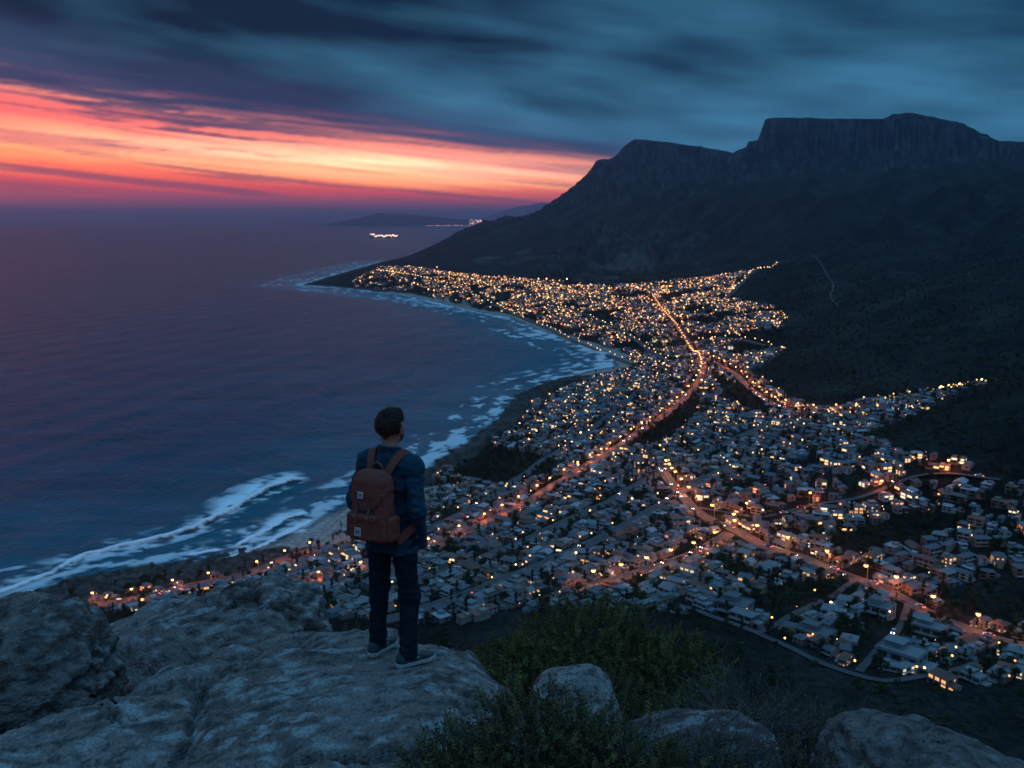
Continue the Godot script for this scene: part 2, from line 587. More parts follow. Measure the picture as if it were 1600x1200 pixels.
func build_ground() -> void:
	var az: Array[float] = []
	var a := -58.0
	while a < 58.0:
		az.append(deg_to_rad(a))
		a += 0.11 if absf(a) < 30.5 else 0.5
	var rr: Array[float] = []
	var r := 2.5
	while r < 8200.0:
		rr.append(r)
		r += maxf(0.12, r * 0.03) if r < 330.0 else minf(r * 0.0105, 24.0) if r < 6300.0 else 150.0
	var nx := az.size()
	var nr := rr.size()
	var pos := PackedVector3Array()
	var col := PackedColorArray()
	var part := PackedByteArray()
	pos.resize(nx * nr); col.resize(nx * nr); part.resize(nx * nr)
	var sn: Array[float] = []
	var cs: Array[float] = []
	for t in az:
		sn.append(sin(t)); cs.append(cos(t))
	for k in nr:
		for i in nx:
			var x := rr[k] * sn[i]
			var z := -rr[k] * cs[i]
			var o := k * nx + i
			var deep := grid(g_shore, x, z) if z < -150.0 else 500.0
			if deep < -130.0:
				pos[o] = Vector3(x, -9.0, z)
				part[o] = 9
				continue
			var h := hgt(x, z)
			if rr[k] < 400.0: h += n_small.get_noise_2d(x * 1.5, z * 1.5) * minf(0.5, 0.03 * rr[k])
			pos[o] = Vector3(x, h, z)
			part[o] = 1 if rr[k] < 345.0 and h > 40.0 and hill(x, z) > land_height(x, z) - 3.0 else 2 if z < -2400.0 and h > 20.0 and mountain(x, z) > land_height(x, z) - 6.0 else 0
	var nrm := PackedVector3Array()
	nrm.resize(nx * nr)
	for k in nr:
		for i in nx:
			var o := k * nx + i
			var e := pos[k * nx + mini(i + 1, nx - 1)] - pos[k * nx + maxi(i - 1, 0)]
			var f := pos[mini(k + 1, nr - 1) * nx + i] - pos[maxi(k - 1, 0) * nx + i]
			var m := e.cross(f).normalized()
			if m.y < 0.0: m = -m
			nrm[o] = m
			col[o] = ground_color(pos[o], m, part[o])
	var names := ["town_ground", "hillside", "mountain"]
	for which in 3:
		var b := M.new()
		b.v = pos; b.n = nrm; b.c = col
		var ix := PackedInt32Array()
		for k in nr - 1:
			for i in nx - 1:
				var o := k * nx + i
				var t := part[o]
				if t == 9 and (part[o + 1] != 9 or part[o + nx] != 9): t = 0
				if t != which: continue
				ix.append(o); ix.append(o + nx); ix.append(o + 1)
				ix.append(o + 1); ix.append(o + nx); ix.append(o + nx + 1)
		# keep only the vertices that are used
		var remap := {}
		var c := M.new()
		for q in ix:
			if not remap.has(q):
				remap[q] = c.v.size()
				c.v.append(pos[q]); c.n.append(nrm[q]); c.c.append(col[q])
			c.idx.append(remap[q])
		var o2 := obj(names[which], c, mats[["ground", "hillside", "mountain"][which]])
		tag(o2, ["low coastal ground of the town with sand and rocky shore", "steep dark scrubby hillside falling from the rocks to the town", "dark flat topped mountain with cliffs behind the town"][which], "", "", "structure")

func ground_color(p: Vector3, nrm: Vector3, part: int) -> Color:
	var n := n_patch.get_noise_2d(p.x, p.z)
	var m := n_rough.get_noise_2d(p.x * 3.0, p.z * 3.0)
	var scrub := Color(0.018, 0.024, 0.020).lerp(Color(0.056, 0.058, 0.050), clampf(0.36 + 1.1 * n + 0.6 * m, 0.0, 1.0))
	if p.z < -700.0: scrub *= 1.0 + 0.7 * n_gully.get_noise_2d(p.x * 0.9 + p.z * 0.5, p.z * 0.4)
	if part == 2:
		var steep := smoothstep(0.80, 0.55, nrm.y + 0.25 * m)
		var rock := Color(0.035, 0.034, 0.034).lerp(Color(0.155, 0.15, 0.148), clampf(0.40 + n_rough.get_noise_2d(p.x * 0.35 + p.z * 0.2, p.y * 4.0) * 2.0 + 0.4 * m, 0.0, 1.0))
		var ravine := n_gully.get_noise_2d(p.x * 1.6, p.z * 1.6)
		var c := (scrub * (1.0 + 0.8 * ravine)).lerp(rock, maxf(steep, 0.75 * smoothstep(0.25, 0.6, n_rough.get_noise_2d(p.x * 0.4 + p.z * 0.3, p.y * 5.0) + 0.2 * m) * smoothstep(240.0, 420.0, p.y)))
		# pale patches painted low on the flank, standing in for mist
		var mist_pale := smoothstep(0.25, 0.5, n_patch.get_noise_2d(p.x * 0.35 + 400.0, p.z * 0.22)) * smoothstep(230.0, 120.0, p.y)
		return c.lerp(Color(0.17, 0.15, 0.135), mist_pale * 0.8)
	if part == 1:
		return scrub * (0.8 + 0.3 * m)
	var s := shore(p.x, p.z)
	var town := scrub.lerp(Color(0.04, 0.04, 0.038), 0.25 + 0.3 * m)
	var edge: Color
	if is_beach(p.z):
		edge = Color(0.62, 0.50, 0.43).lerp(Color(0.24, 0.20, 0.17), smoothstep(9.0, 1.0, s))
	else:
		edge = Color(0.075, 0.062, 0.056).lerp(Color(0.20, 0.17, 0.15), clampf(n_small.get_noise_2d(p.x, p.z) + 0.3, 0.0, 1.0))
	var wide := shore_width(p.z)
	return edge.lerp(town, smoothstep(wide, wide * 1.35 + 6.0, s + 14.0 * m))

# ---------------------------------------------------------------- water
func swell(x: float, z: float) -> float:
	var s := grid(g_shore, x, z)
	var w := 0.34 * sin((x * 0.72 + z * 0.25) * TAU / 62.0 + 3.0 * n_patch.get_noise_2d(x * 0.4, z * 0.4))
	w += 0.5 * n_small.get_noise_2d(x * 0.16 + z * 0.05, z * 0.5 - x * 0.1) + 0.45 * n_small.get_noise_2d(x * 0.6, z * 1.1)
	return w * smoothstep(-8.0, -70.0, s)

func build_sea() -> void:
	var az: Array[float] = []
	var a := -80.0
	while a < 58.0:
		az.append(deg_to_rad(a))
		a += 0.16 if a > -31.0 and a < 12.0 else 0.8
	var rr: Array[float] = []
	var r := 430.0
	while r < 150000.0:
		rr.append(r)
		r *= 1.0075 if r < 4500.0 else 1.03 if r < 12000.0 else 1.25
	var b := M.new()
	var nx := az.size()
	for k in rr.size():
		for i in nx:
			var x := rr[k] * sin(az[i])
			var z := -rr[k] * cos(az[i])
			var y := swell(x, z) * (1.0 - smoothstep(3800.0, 4600.0, rr[k])) if rr[k] < 4600.0 else 0.0
			b.v.append(Vector3(x, y, z))
	for k in rr.size():
		for i in nx:
			var e := b.v[k * nx + mini(i + 1, nx - 1)] - b.v[k * nx + maxi(i - 1, 0)]
			var f := b.v[mini(k + 1, rr.size() - 1) * nx + i] - b.v[maxi(k - 1, 0) * nx + i]
			var m := e.cross(f).normalized()
			b.n.append(m if m.y > 0.0 else -m)
			var p := b.v[k * nx + i]
			var sh := grid(g_shore, p.x, p.z) if rr[k] < 4600.0 else -500.0
			var ripple_tone := 1.0 + 0.28 * n_patch.get_noise_2d(p.x * 0.30 + p.z * 0.04, p.z * 1.6) + 0.22 * n_rough.get_noise_2d(p.x * 0.8, p.z * 4.0)  # light and dark of the ripples, painted into the water colour
			b.c.append(ripple_tone * Color(0.012, 0.074, 0.108).lerp(Color(0.026, 0.115, 0.150), smoothstep(-300.0, -10.0, sh)))
	for k in rr.size() - 1:
		for i in nx - 1:
			var o := k * nx + i
			if rr[k] < 5000.0 and grid(g_shore, b.v[o].x, b.v[o].z) > 80.0: continue
			for q in [o, o + nx, o + 1, o + 1, o + nx, o + nx + 1]: b.idx.append(q)
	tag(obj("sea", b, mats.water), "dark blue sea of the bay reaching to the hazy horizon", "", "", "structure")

# lines along which the swell breaks: points, how wide the white water is, how much of it
var breakers := [
	[[[-335, -512], [-317, -542], [-304, -564], [-298, -593], [-282, -618], [-262, -636], [-242, -658], [-226, -698], [-217, -737], [-209, -768], [-196, -790], [-180, -800]], 11.0, 2.3, "long white breaking wave curling along the near beach"],
	[[[-227, -608], [-219, -612], [-196, -627], [-180, -671], [-171, -692], [-160, -700]], 5.0, 0.9, "second smaller line of surf inside the near cove"],
	[[[-203, -598], [-196, -604], [-177, -628], [-168, -650], [-153, -684]], 3.5, 0.6, "last thin line of surf before the sand of the near cove"],
]

func build_foam() -> void:
	var n1 := noise(FastNoiseLite.TYPE_SIMPLEX_SMOOTH, 1.0 / 34.0, 71, 5)
	var n2 := noise(FastNoiseLite.TYPE_SIMPLEX_SMOOTH, 1.0 / 11.0, 72, 4)
	# broken water along the shore: a sheet that follows the water's edge, thin where the foam is thin
	var b := M.new()
	var line: Array[Vector2] = []
	for i in coast.size() - 1:
		if i < 1 or coast[i].y < -4300.0: continue
		var len := coast[i].distance_to(coast[i + 1])
		var step := maxf(3.0, coast[i].length() * 0.0035)
		var cnt := int(len / step) + 1
		for k in cnt: line.append(coast[i].lerp(coast[i + 1], float(k) / cnt))
	for i in 30:   # soften the corners
		for k in range(1, line.size() - 1): line[k] = line[k] * 0.5 + (line[k - 1] + line[k + 1]) * 0.25
	var rows := 46
	for i in line.size():
		var t := (line[mini(i + 1, line.size() - 1)] - line[maxi(i - 1, 0)]).normalized()
		var out := Vector2(t.y, -t.x)      # towards the sea
		if grid(g_shore, line[i].x + out.x * 40.0, line[i].y + out.y * 40.0) > grid(g_shore, line[i].x, line[i].y): out = -out
		var reach := 75.0 + 60.0 * smoothstep(600.0, 2200.0, line[i].length()) + 70.0 * smoothstep(2500.0, 3000.0, line[i].length())
		for k in rows:
			var u := float(k) / (rows - 1)
			var p := line[i] + out * (u * reach - 14.0)
			var s := -shore(p.x, p.y)
			var f := n1.get_noise_2d(p.x + 0.4 * p.y, p.y * 0.55) + 0.55 * n2.get_noise_2d(p.x, p.y)
			# surge lines parallel to the shore
			var surge := sin(s * 0.17 + 5.0 * n1.get_noise_2d(p.x * 0.5 + 99.0, p.y * 0.5))
			var bay := n1.get_noise_2d(p.x * 0.16 + 500.0, p.y * 0.16)
			var al := smoothstep(0.05, 0.50, f * 0.95 + 0.38 * surge + 0.42 * smoothstep(60.0, 4.0, s) - 0.30 + 0.8 * bay + 0.12 * smoothstep(900.0, 1500.0, line[i].length()))
			al *= smoothstep(-5.0, 3.0, s) * (1.0 - smoothstep(0.75, 1.0, u))
			b.v.append(Vector3(p.x, 0.55 + 0.35 * al + swell(p.x, p.y), p.y))
			b.n.append(Vector3(0.25 * n2.get_noise_2d(p.x * 2.0, p.y * 2.0), 1, 0.25 * n2.get_noise_2d(p.x * 2.0 + 50.0, p.y * 2.0)).normalized())
			b.c.append(Color(0.62, 0.68, 0.70, clampf(al * 0.9, 0.0, 0.95)))
	for i in line.size() - 1:
		for k in rows - 1:
			var o := i * rows + k
			if maxf(maxf(b.c[o].a, b.c[o + 1].a), maxf(b.c[o + rows].a, b.c[o + rows + 1].a)) < 0.02: continue
			for q in [o, o + rows, o + 1, o + 1, o + rows, o + rows + 1]: b.idx.append(q)
	tag(obj("shore_foam", b, mats.foam), "white surf foam washing along the rocks and beaches of the bay", "", "", "structure")
	# breaking waves: a raised curl with a trail of foam behind it
	for w in breakers:
		var pts := spline2(w[0], 2.0)
		var c := M.new()
		var prof := [-16.0, -12.0, -9.0, -6.5, -4.5, -3.0, -2.0, -1.2, -0.5, 0.0, 0.6, 1.3, 2.2, 3.4, 5.0, 7.0, 9.5, 13.0, 17.0, 22.0, 27.0, 33.0]
		for i in pts.size():
			var t := (pts[mini(i + 1, pts.size() - 1)] - pts[maxi(i - 1, 0)]).normalized()
			var out := Vector2(t.y, -t.x)
			if grid(g_shore, pts[i].x + out.x * 30.0, pts[i].y + out.y * 30.0) > grid(g_shore, pts[i].x, pts[i].y): out = -out
			var f := float(i) / pts.size()
			var amp := smoothstep(0.0, 0.2, f) * (1.0 - smoothstep(0.93, 1.0, f)) * (0.75 + 0.5 * n1.get_noise_2d(i * 3.0, 7.0))
			for k in prof.size():
				var d: float = prof[k]
				# +d lies towards the sea; the wave runs to the shore
				var p := pts[i] + out * (d + 2.5 * n1.get_noise_2d(i * 2.0, 300.0))
				var hgt_w: float = exp(-pow(d / (2.2 if d < 0.0 else 5.5), 2.0)) * w[2] * (0.4 + amp)
				var wide: float = w[1] * (0.35 + 2.4 * smoothstep(0.45, 0.85, f))
				var f2 := 0.5 + 0.9 * n1.get_noise_2d(p.x * 1.3, p.y * 1.3) + 0.6 * n2.get_noise_2d(p.x, p.y)
				var al := smoothstep(-2.8, -0.6, d + 1.2 * n2.get_noise_2d(p.x * 1.5, p.y * 1.5)) * (1.0 - smoothstep(wide * 0.35, wide * 1.5, d + 7.0 * n1.get_noise_2d(p.x, p.y)))
				al = maxf(al * smoothstep(0.0, 0.5, f2 + 0.5 * exp(-d * d / 12.0)), 0.75 * smoothstep(0.45, 1.0, f2) * (1.0 - smoothstep(8.0, 30.0, absf(d))))
				c.v.append(Vector3(p.x, 0.7 + hgt_w + swell(p.x, p.y) * 0.6, p.y))
				c.c.append(Color(0.88, 0.90, 0.90, clampf(al, 0.0, 1.0) * smoothstep(0.0, 0.05, f) * (1.0 - smoothstep(0.96, 1.0, f))))
		var np := prof.size()
		for i in pts.size():
			for k in np:
				var e := c.v[mini(i + 1, pts.size() - 1) * np + k] - c.v[maxi(i - 1, 0) * np + k]
				var g := c.v[i * np + mini(k + 1, np - 1)] - c.v[i * np + maxi(k - 1, 0)]
				var m := e.cross(g).normalized()
				c.n.append(m if m.y > 0.0 else -m)
		for i in pts.size() - 1:
			for k in np - 1:
				var o := i * np + k
				for q in [o, o + np, o + 1, o + 1, o + np, o + np + 1]: c.idx.append(q)
		tag(obj("breaking_wave", c, mats.foam), w[3], "", "", "structure")

func spline2(raw: Array, step: float) -> Array[Vector2]:
	var cv := Curve2D.new()
	for i in raw.size():
		var p := Vector2(raw[i][0], raw[i][1])
		var q0 := Vector2(raw[maxi(i - 1, 0)][0], raw[maxi(i - 1, 0)][1])
		var q1 := Vector2(raw[mini(i + 1, raw.size() - 1)][0], raw[mini(i + 1, raw.size() - 1)][1])
		cv.add_point(p, (q0 - q1) / 6.0, (q1 - q0) / 6.0)
	var out: Array[Vector2] = []
	var total := cv.get_baked_length()
	var n := int(total / step) + 1
	for i in n + 1: out.append(cv.sample_baked(total * i / n, true))
	return out

# ---------------------------------------------------------------- the far cape across the water
func build_headland() -> void:
	var f := noise(FastNoiseLite.TYPE_SIMPLEX_SMOOTH, 1.0 / 900.0, 91, 5)
	var b := M.new()
	var nx := 150
	var nz := 26
	# x of the skyline and its height, at 28 km
	var sky := [[-6600, 0], [-5900, 20], [-5400, 60], [-4900, 150], [-4450, 250], [-4150, 330], [-3950, 352], [-3700, 345], [-3400, 352], [-3150, 330], [-2700, 280], [-2200, 240], [-1800, 200], [-1400, 165], [-700, 150], [200, 150], [1200, 160], [2600, 200]]
	for k in nz:
		for i in nx:
			var x := lerpf(-6700.0, 2600.0, float(i) / (nx - 1))
			var v := float(k) / (nz - 1)
			var h := 0.0
			for q in sky.size() - 1:
				if x >= sky[q][0] and x <= sky[q + 1][0]: h = lerpf(sky[q][1], sky[q + 1][1], (x - sky[q][0]) / (sky[q + 1][0] - sky[q][0]))
			var y := h * sin(PI * pow(v, 0.75)) * (1.0 + 0.10 * f.get_noise_2d(x, v * 3000.0)) - 2.0
			b.v.append(Vector3(x, y, -27000.0 - 3200.0 * v))
			b.c.append(Color(0.05, 0.048, 0.04))
	for k in nz:
		for i in nx:
			var e := b.v[k * nx + mini(i + 1, nx - 1)] - b.v[k * nx + maxi(i - 1, 0)]
			var g := b.v[mini(k + 1, nz - 1) * nx + i] - b.v[maxi(k - 1, 0) * nx + i]
			var m := e.cross(g).normalized()
			b.n.append(m if m.y > 0.0 else -m)
	for k in nz - 1:
		for i in nx - 1:
			var o := k * nx + i
			for q in [o, o + nx, o + 1, o + 1, o + nx, o + nx + 1]: b.idx.append(q)
	tag(obj("headland", b, mats.mountain), "low hazy headland across the water under the sunset", "", "", "structure")
	# a second, fainter range behind it
	var c := M.new()
	for k in 12:
		for i in 60:
			var x := lerpf(-2600.0, 6500.0, i / 59.0)
			var hump := 720.0 * exp(-pow((x - 1500.0) / 2300.0, 2.0)) + 200.0 * smoothstep(-2600.0, 0.0, x)
			c.v.append(Vector3(x, hump * sin(PI * k / 11.0) * (1.0 + 0.12 * f.get_noise_2d(x * 0.6, 9.0)) - 2.0, -42000.0 - 600.0 * k))
			c.c.append(Color(0.05, 0.05, 0.045)); c.n.append(Vector3(0, 0.6, 0.8))
	for k in 11:
		for i in 59:
			var o := k * 60 + i
			for q in [o, o + 60, o + 1, o + 1, o + 60, o + 61]: c.idx.append(q)
	tag(obj("far_hills", c, mats.mountain), "faint hills on the horizon behind the headland", "", "", "structure")
	# the lights of the settlement on it
	var li := M.new()
	for i in 150:
		var t := rng.randf()
		var x := lerpf(-1250.0, 900.0, t)
		var z := -27120.0 - rng.randf() * 900.0
		var v := clampf((-27000.0 - z) / 3200.0, 0.0, 1.0)
		li.bx(Vector3(x, 150.0 * sin(PI * pow(v, 0.75)) + 8.0, z), Vector3(26, 10, 12) * rng.randf_range(0.5, 1.5), Color.WHITE, true)
	for i in 70:
		li.bx(Vector3(lerpf(-2500.0, 900.0, i / 70.0) + rng.randf_range(-20, 20), 6.0, -26990.0), Vector3(22, 6, 12) * rng.randf_range(0.4, 1.3), Color.WHITE, true)
	var fs := obj("headland_town_lights", li, mats.light_far)
	tag(fs, "tiny lit town on the far headland beside the mountain foot", "town lights", "", "stuff")

# ---------------------------------------------------------------- roads
# points, width, lamp spacing (0: none), side of the lamps, what it is, cars
var road_plan := [
	[[[-150, -462], [-128, -485], [-88, -528], [-41, -567], [14, -658], [52, -736], [114, -869], [184, -1002], [232, -1123], [264, -1274], [291, -1523], [317, -1833], [344, -2264]], 7.0, 25.0, -1.0, "lamp lit main road running down through the town towards the far bay", 46],
	[[[268, -1300], [271, -1138], [269, -957], [279, -860], [296, -822]], 6.5, 27.0, 1.0, "lamp lit road branching along the foot of the dark slope", 12],
	[[[121, -735], [118, -692], [115, -642], [118, -568], [130, -528], [143, -495], [159, -477], [175, -454], [188, -432], [195, -412], [206, -391], [224, -369], [250, -340]], 6.0, 20.0, 1.0, "lamp lit road curving below the villas on the right", 22],
	[[[20, -395], [36, -412], [65, -447], [98, -485], [128, -520]], 6.0, 21.0, 1.0, "short lit side street joining the curving road", 6],
	[[[72, -380], [80, -369], [97, -348], [117, -321], [134, -310], [165, -327], [200, -360]], 3.0, 0.0, 1.0, "pale track along the lower edge of the villas", 0],
	[[[-275, -505], [-257, -509], [-224, -512], [-200, -538], [-169, -554], [-148, -600], [-113, -627], [-92, -690]], 7.0, 24.0, 1.0, "small lit street behind the near beach", 5],
	[[[-90, -590], [-60, -617], [-20, -684], [29, -815], [88, -952], [155, -1104]], 6.0, 0.0, 1.0, "dim residential street seaward of the main road", 4],
	[[[-60, -385], [-32, -403], [6, -449], [62, -540], [126, -628], [202, -708], [260, -741]], 6.0, 0.0, 1.0, "dim residential street crossing the middle of the town", 6],
	[[[-70, -440], [-38, -469], [20, -555], [84, -648], [165, -774], [237, -840]], 6.0, 0.0, 1.0, "dim residential street just inland of the main road", 5],
	[[[97, -348], [101, -351], [133, -396], [176, -450]], 3.2, 0.0, 1.0, "narrow lane between villas below the curving road", 0],
	[[[128, -318], [165, -375], [190, -419]], 3.2, 0.0, 1.0, "narrow lane up to the curving road on the right", 1],
	[[[116, -580], [149, -546], [181, -547], [210, -541], [251, -547], [284, -521]], 4.0, 40.0, 1.0, "lane climbing to the upper villas on the right", 4],
	[[[-521, -3796], [-196, -2846], [0, -2223], [120, -1723], [176, -1500], [196, -1403], [205, -1170]], 8.0, 0.0, 1.0, "promenade road along the far beach", 10],
	[[[-304, -3691], [0, -2925], [171, -2476], [301, -2179], [330, -1833]], 7.0, 0.0, 1.0, "far street through the lights below the mountain", 6],
	[[[316, -1824], [438, -1983], [625, -2393], [784, -2754]], 8.0, 0.0, 1.0, "far road climbing to the neck under the mountain", 6],
	[[[290, -1515], [352, -1446], [370, -1280]], 6.0, 0.0, 1.0, "far side street at the foot of the slope", 2],
	[[[-213, -3102], [81, -2355], [205, -1848], [242, -1337]], 7.0, 0.0, 1.0, "far street parallel to the beach promenade", 5],
	[[[787, -2766], [759, -2406], [668, -1945], [594, -1731], [558, -1585]], 2.6, 0.0, 1.0, "faint zigzag track on the dark mountain flank", 0],
	[[[296, -822], [338, -826], [390, -867], [432, -841]], 6.0, 0.0, 1.0, "lane to the lit cluster on the hillside at right", 2],
]
var road_lines: Array = []
var road_hash := {}

func build_roads() -> void:
	for rd in road_plan:
		var line := spline2(rd[0], 6.0)
		road_lines.append(line)
		for i in line.size():
			var key := Vector2i(floori(line[i].x / 30.0), floori(line[i].y / 30.0))
			if not road_hash.has(key): road_hash[key] = []
			var t: Vector2 = (line[mini(i + 1, line.size() - 1)] - line[maxi(i - 1, 0)]).normalized()
			road_hash[key].append([line[i], t, rd[1]])
		var b := M.new()
		var dash := M.new()
		var kerb := M.new()
		var w: float = rd[1] * 0.5
		var prev: Array = []
		for i in line.size():
			var t: Vector2 = (line[mini(i + 1, line.size() - 1)] - line[maxi(i - 1, 0)]).normalized()
			var nrm := Vector2(-t.y, t.x)
			var h := -100.0
			for s in [-1.0, 0.0, 1.0]:
				h = maxf(h, hgt(line[i].x + nrm.x * w * s, line[i].y + nrm.y * w * s))
			h += 0.35 + line[i].length() * 0.0006
			var row := []
			for s in [-w - 0.7, -w, -0.08, 0.08, w, w + 0.7]:
				row.append(Vector3(line[i].x + nrm.x * s, h, line[i].y + nrm.y * s))
			if i > 0:
				up_quad(b, prev[1], prev[4], row[4], row[1], Vector3.ZERO)
				if i % 2 and line[i].length() < 900.0 and rd[1] > 5.0: up_quad(dash, prev[2], prev[3], row[3], row[2], Vector3(0, 0.03, 0))
				for e in ([[0, 1], [4, 5]] if rd[1] > 5.0 else []):
					up_quad(kerb, prev[e[0]], prev[e[1]], row[e[1]], row[e[0]], Vector3(0, 0.13, 0))
					var q: int = e[1] if e[0] == 0 else e[0]
					kerb.quad(prev[q], row[q], row[q] + Vector3(0, 0.13, 0), prev[q] + Vector3(0, 0.13, 0))
					var o: int = e[0] if e[0] == 0 else e[1]
					kerb.quad(row[o] - Vector3(0, 3, 0), prev[o] - Vector3(0, 3, 0), prev[o] + Vector3(0, 0.13, 0), row[o] + Vector3(0, 0.13, 0))
			prev = row
		var r := obj("road", b, mats.asphalt)
		tag(r, rd[4], "", "", "structure")
		if dash.v.size(): obj("centre_line", dash, mats.road_paint, r)
		if kerb.v.size(): obj("pavement", kerb, mats.paving, r)

func up_quad(b: M, a: Vector3, c: Vector3, d: Vector3, e: Vector3, lift: Vector3) -> void:
	if (c - a).cross(d - a).y > 0.0: b.quad(a + lift, c + lift, d + lift, e + lift)
	else: b.quad(a + lift, e + lift, d + lift, c + lift)

func road_near(p: Vector2, reach := 1) -> Array:   # distance to the road's edge, its direction
	var k := Vector2i(floori(p.x / 30.0), floori(p.y / 30.0))
	var best := 1e9
	var dir := Vector2(0.3, -1)
	for dx in range(-reach, reach + 1):
		for dz in range(-reach, reach + 1):
			var cell = road_hash.get(k + Vector2i(dx, dz))
			if cell == null: continue
			for q in cell:
				var d: float = p.distance_to(q[0]) - q[2] * 0.5
				if d < best:
					best = d
					dir = q[1]
	return [best, dir]

# ---------------------------------------------------------------- houses and garden trees
var town_edge := PackedVector2Array([Vector2(-254, -502), Vector2(-248, -532), Vector2(-223, -562), Vector2(-167, -574), Vector2(-146, -630), Vector2(-119, -688), Vector2(-79, -787), Vector2(-43, -865), Vector2(0, -979), Vector2(32, -1140), Vector2(107, -1273), Vector2(175, -1355), Vector2(195, -1440), Vector2(185, -1570), Vector2(130, -1730), Vector2(10, -2168), Vector2(-115, -2444), Vector2(-300, -2848), Vector2(-540, -3090), Vector2(-600, -4200), Vector2(-480, -4300), Vector2(-325, -3951), Vector2(-44, -3194), Vector2(98, -2886), Vector2(357, -2643), Vector2(499, -2794), Vector2(733, -2740), Vector2(480, -2047), Vector2(495, -1684), Vector2(378, -1266), Vector2(290, -1113), Vector2(292, -960), Vector2(300, -836), Vector2(395, -905), Vector2(454, -880), Vector2(450, -825), Vector2(335, -720), Vector2(252, -656), Vector2(250, -582), Vector2(280, -545), Vector2(310, -490), Vector2(260, -371), Vector2(190, -320), Vector2(134, -306), Vector2(97, -344), Vector2(79, -365), Vector2(44, -378), Vector2(-29, -370), Vector2(-74, -400), Vector2(-126, -450), Vector2(-198, -488)])
# parks and rough ground left green: centre, half sizes, turn
var greens := [[-8, -815, 42, 85, 0.3], [160, -920, 22, 110, -0.42], [136, -415, 15, 52, -0.78], [170, -395, 10, 42, -0.75], [250, -1000, 14, 120, 0.0], [215, -500, 40, 14, 0.1], [150, -350, 26, 10, -0.7], [232, -420, 30, 24, 0.5]]

func in_green(p: Vector2, grow := 1.0) -> bool:
	for g in greens:
		var q := (p - Vector2(g[0], g[1])).rotated(g[4])
		if pow(q.x / (g[2] * grow), 2.0) + pow(q.y / (g[3] * grow), 2.0) < 1.0: return true
	return n_patch.get_noise_2d(p.x * 1.6 + 77.0, p.y * 1.6) > 0.48

func in_view(p: Vector3, margin := 0.0) -> bool:
	var q := to_pixel(p)
	return q.x > -margin and q.x < 1600.0 + margin and q.y > -margin and q.y < 1200.0 + margin

func to_pixel(p: Vector3) -> Vector2:   # where the photograph shows a place; only to tell what is in view and to word labels
	var d := (p - EYE).rotated(Vector3.RIGHT, deg_to_rad(10.176))
	if d.z > -0.1: return Vector2(-1e4, -1e4)
	return Vector2(800.0 - d.x / d.z * 1448.5, 600.0 + d.y / d.z * 1448.5)

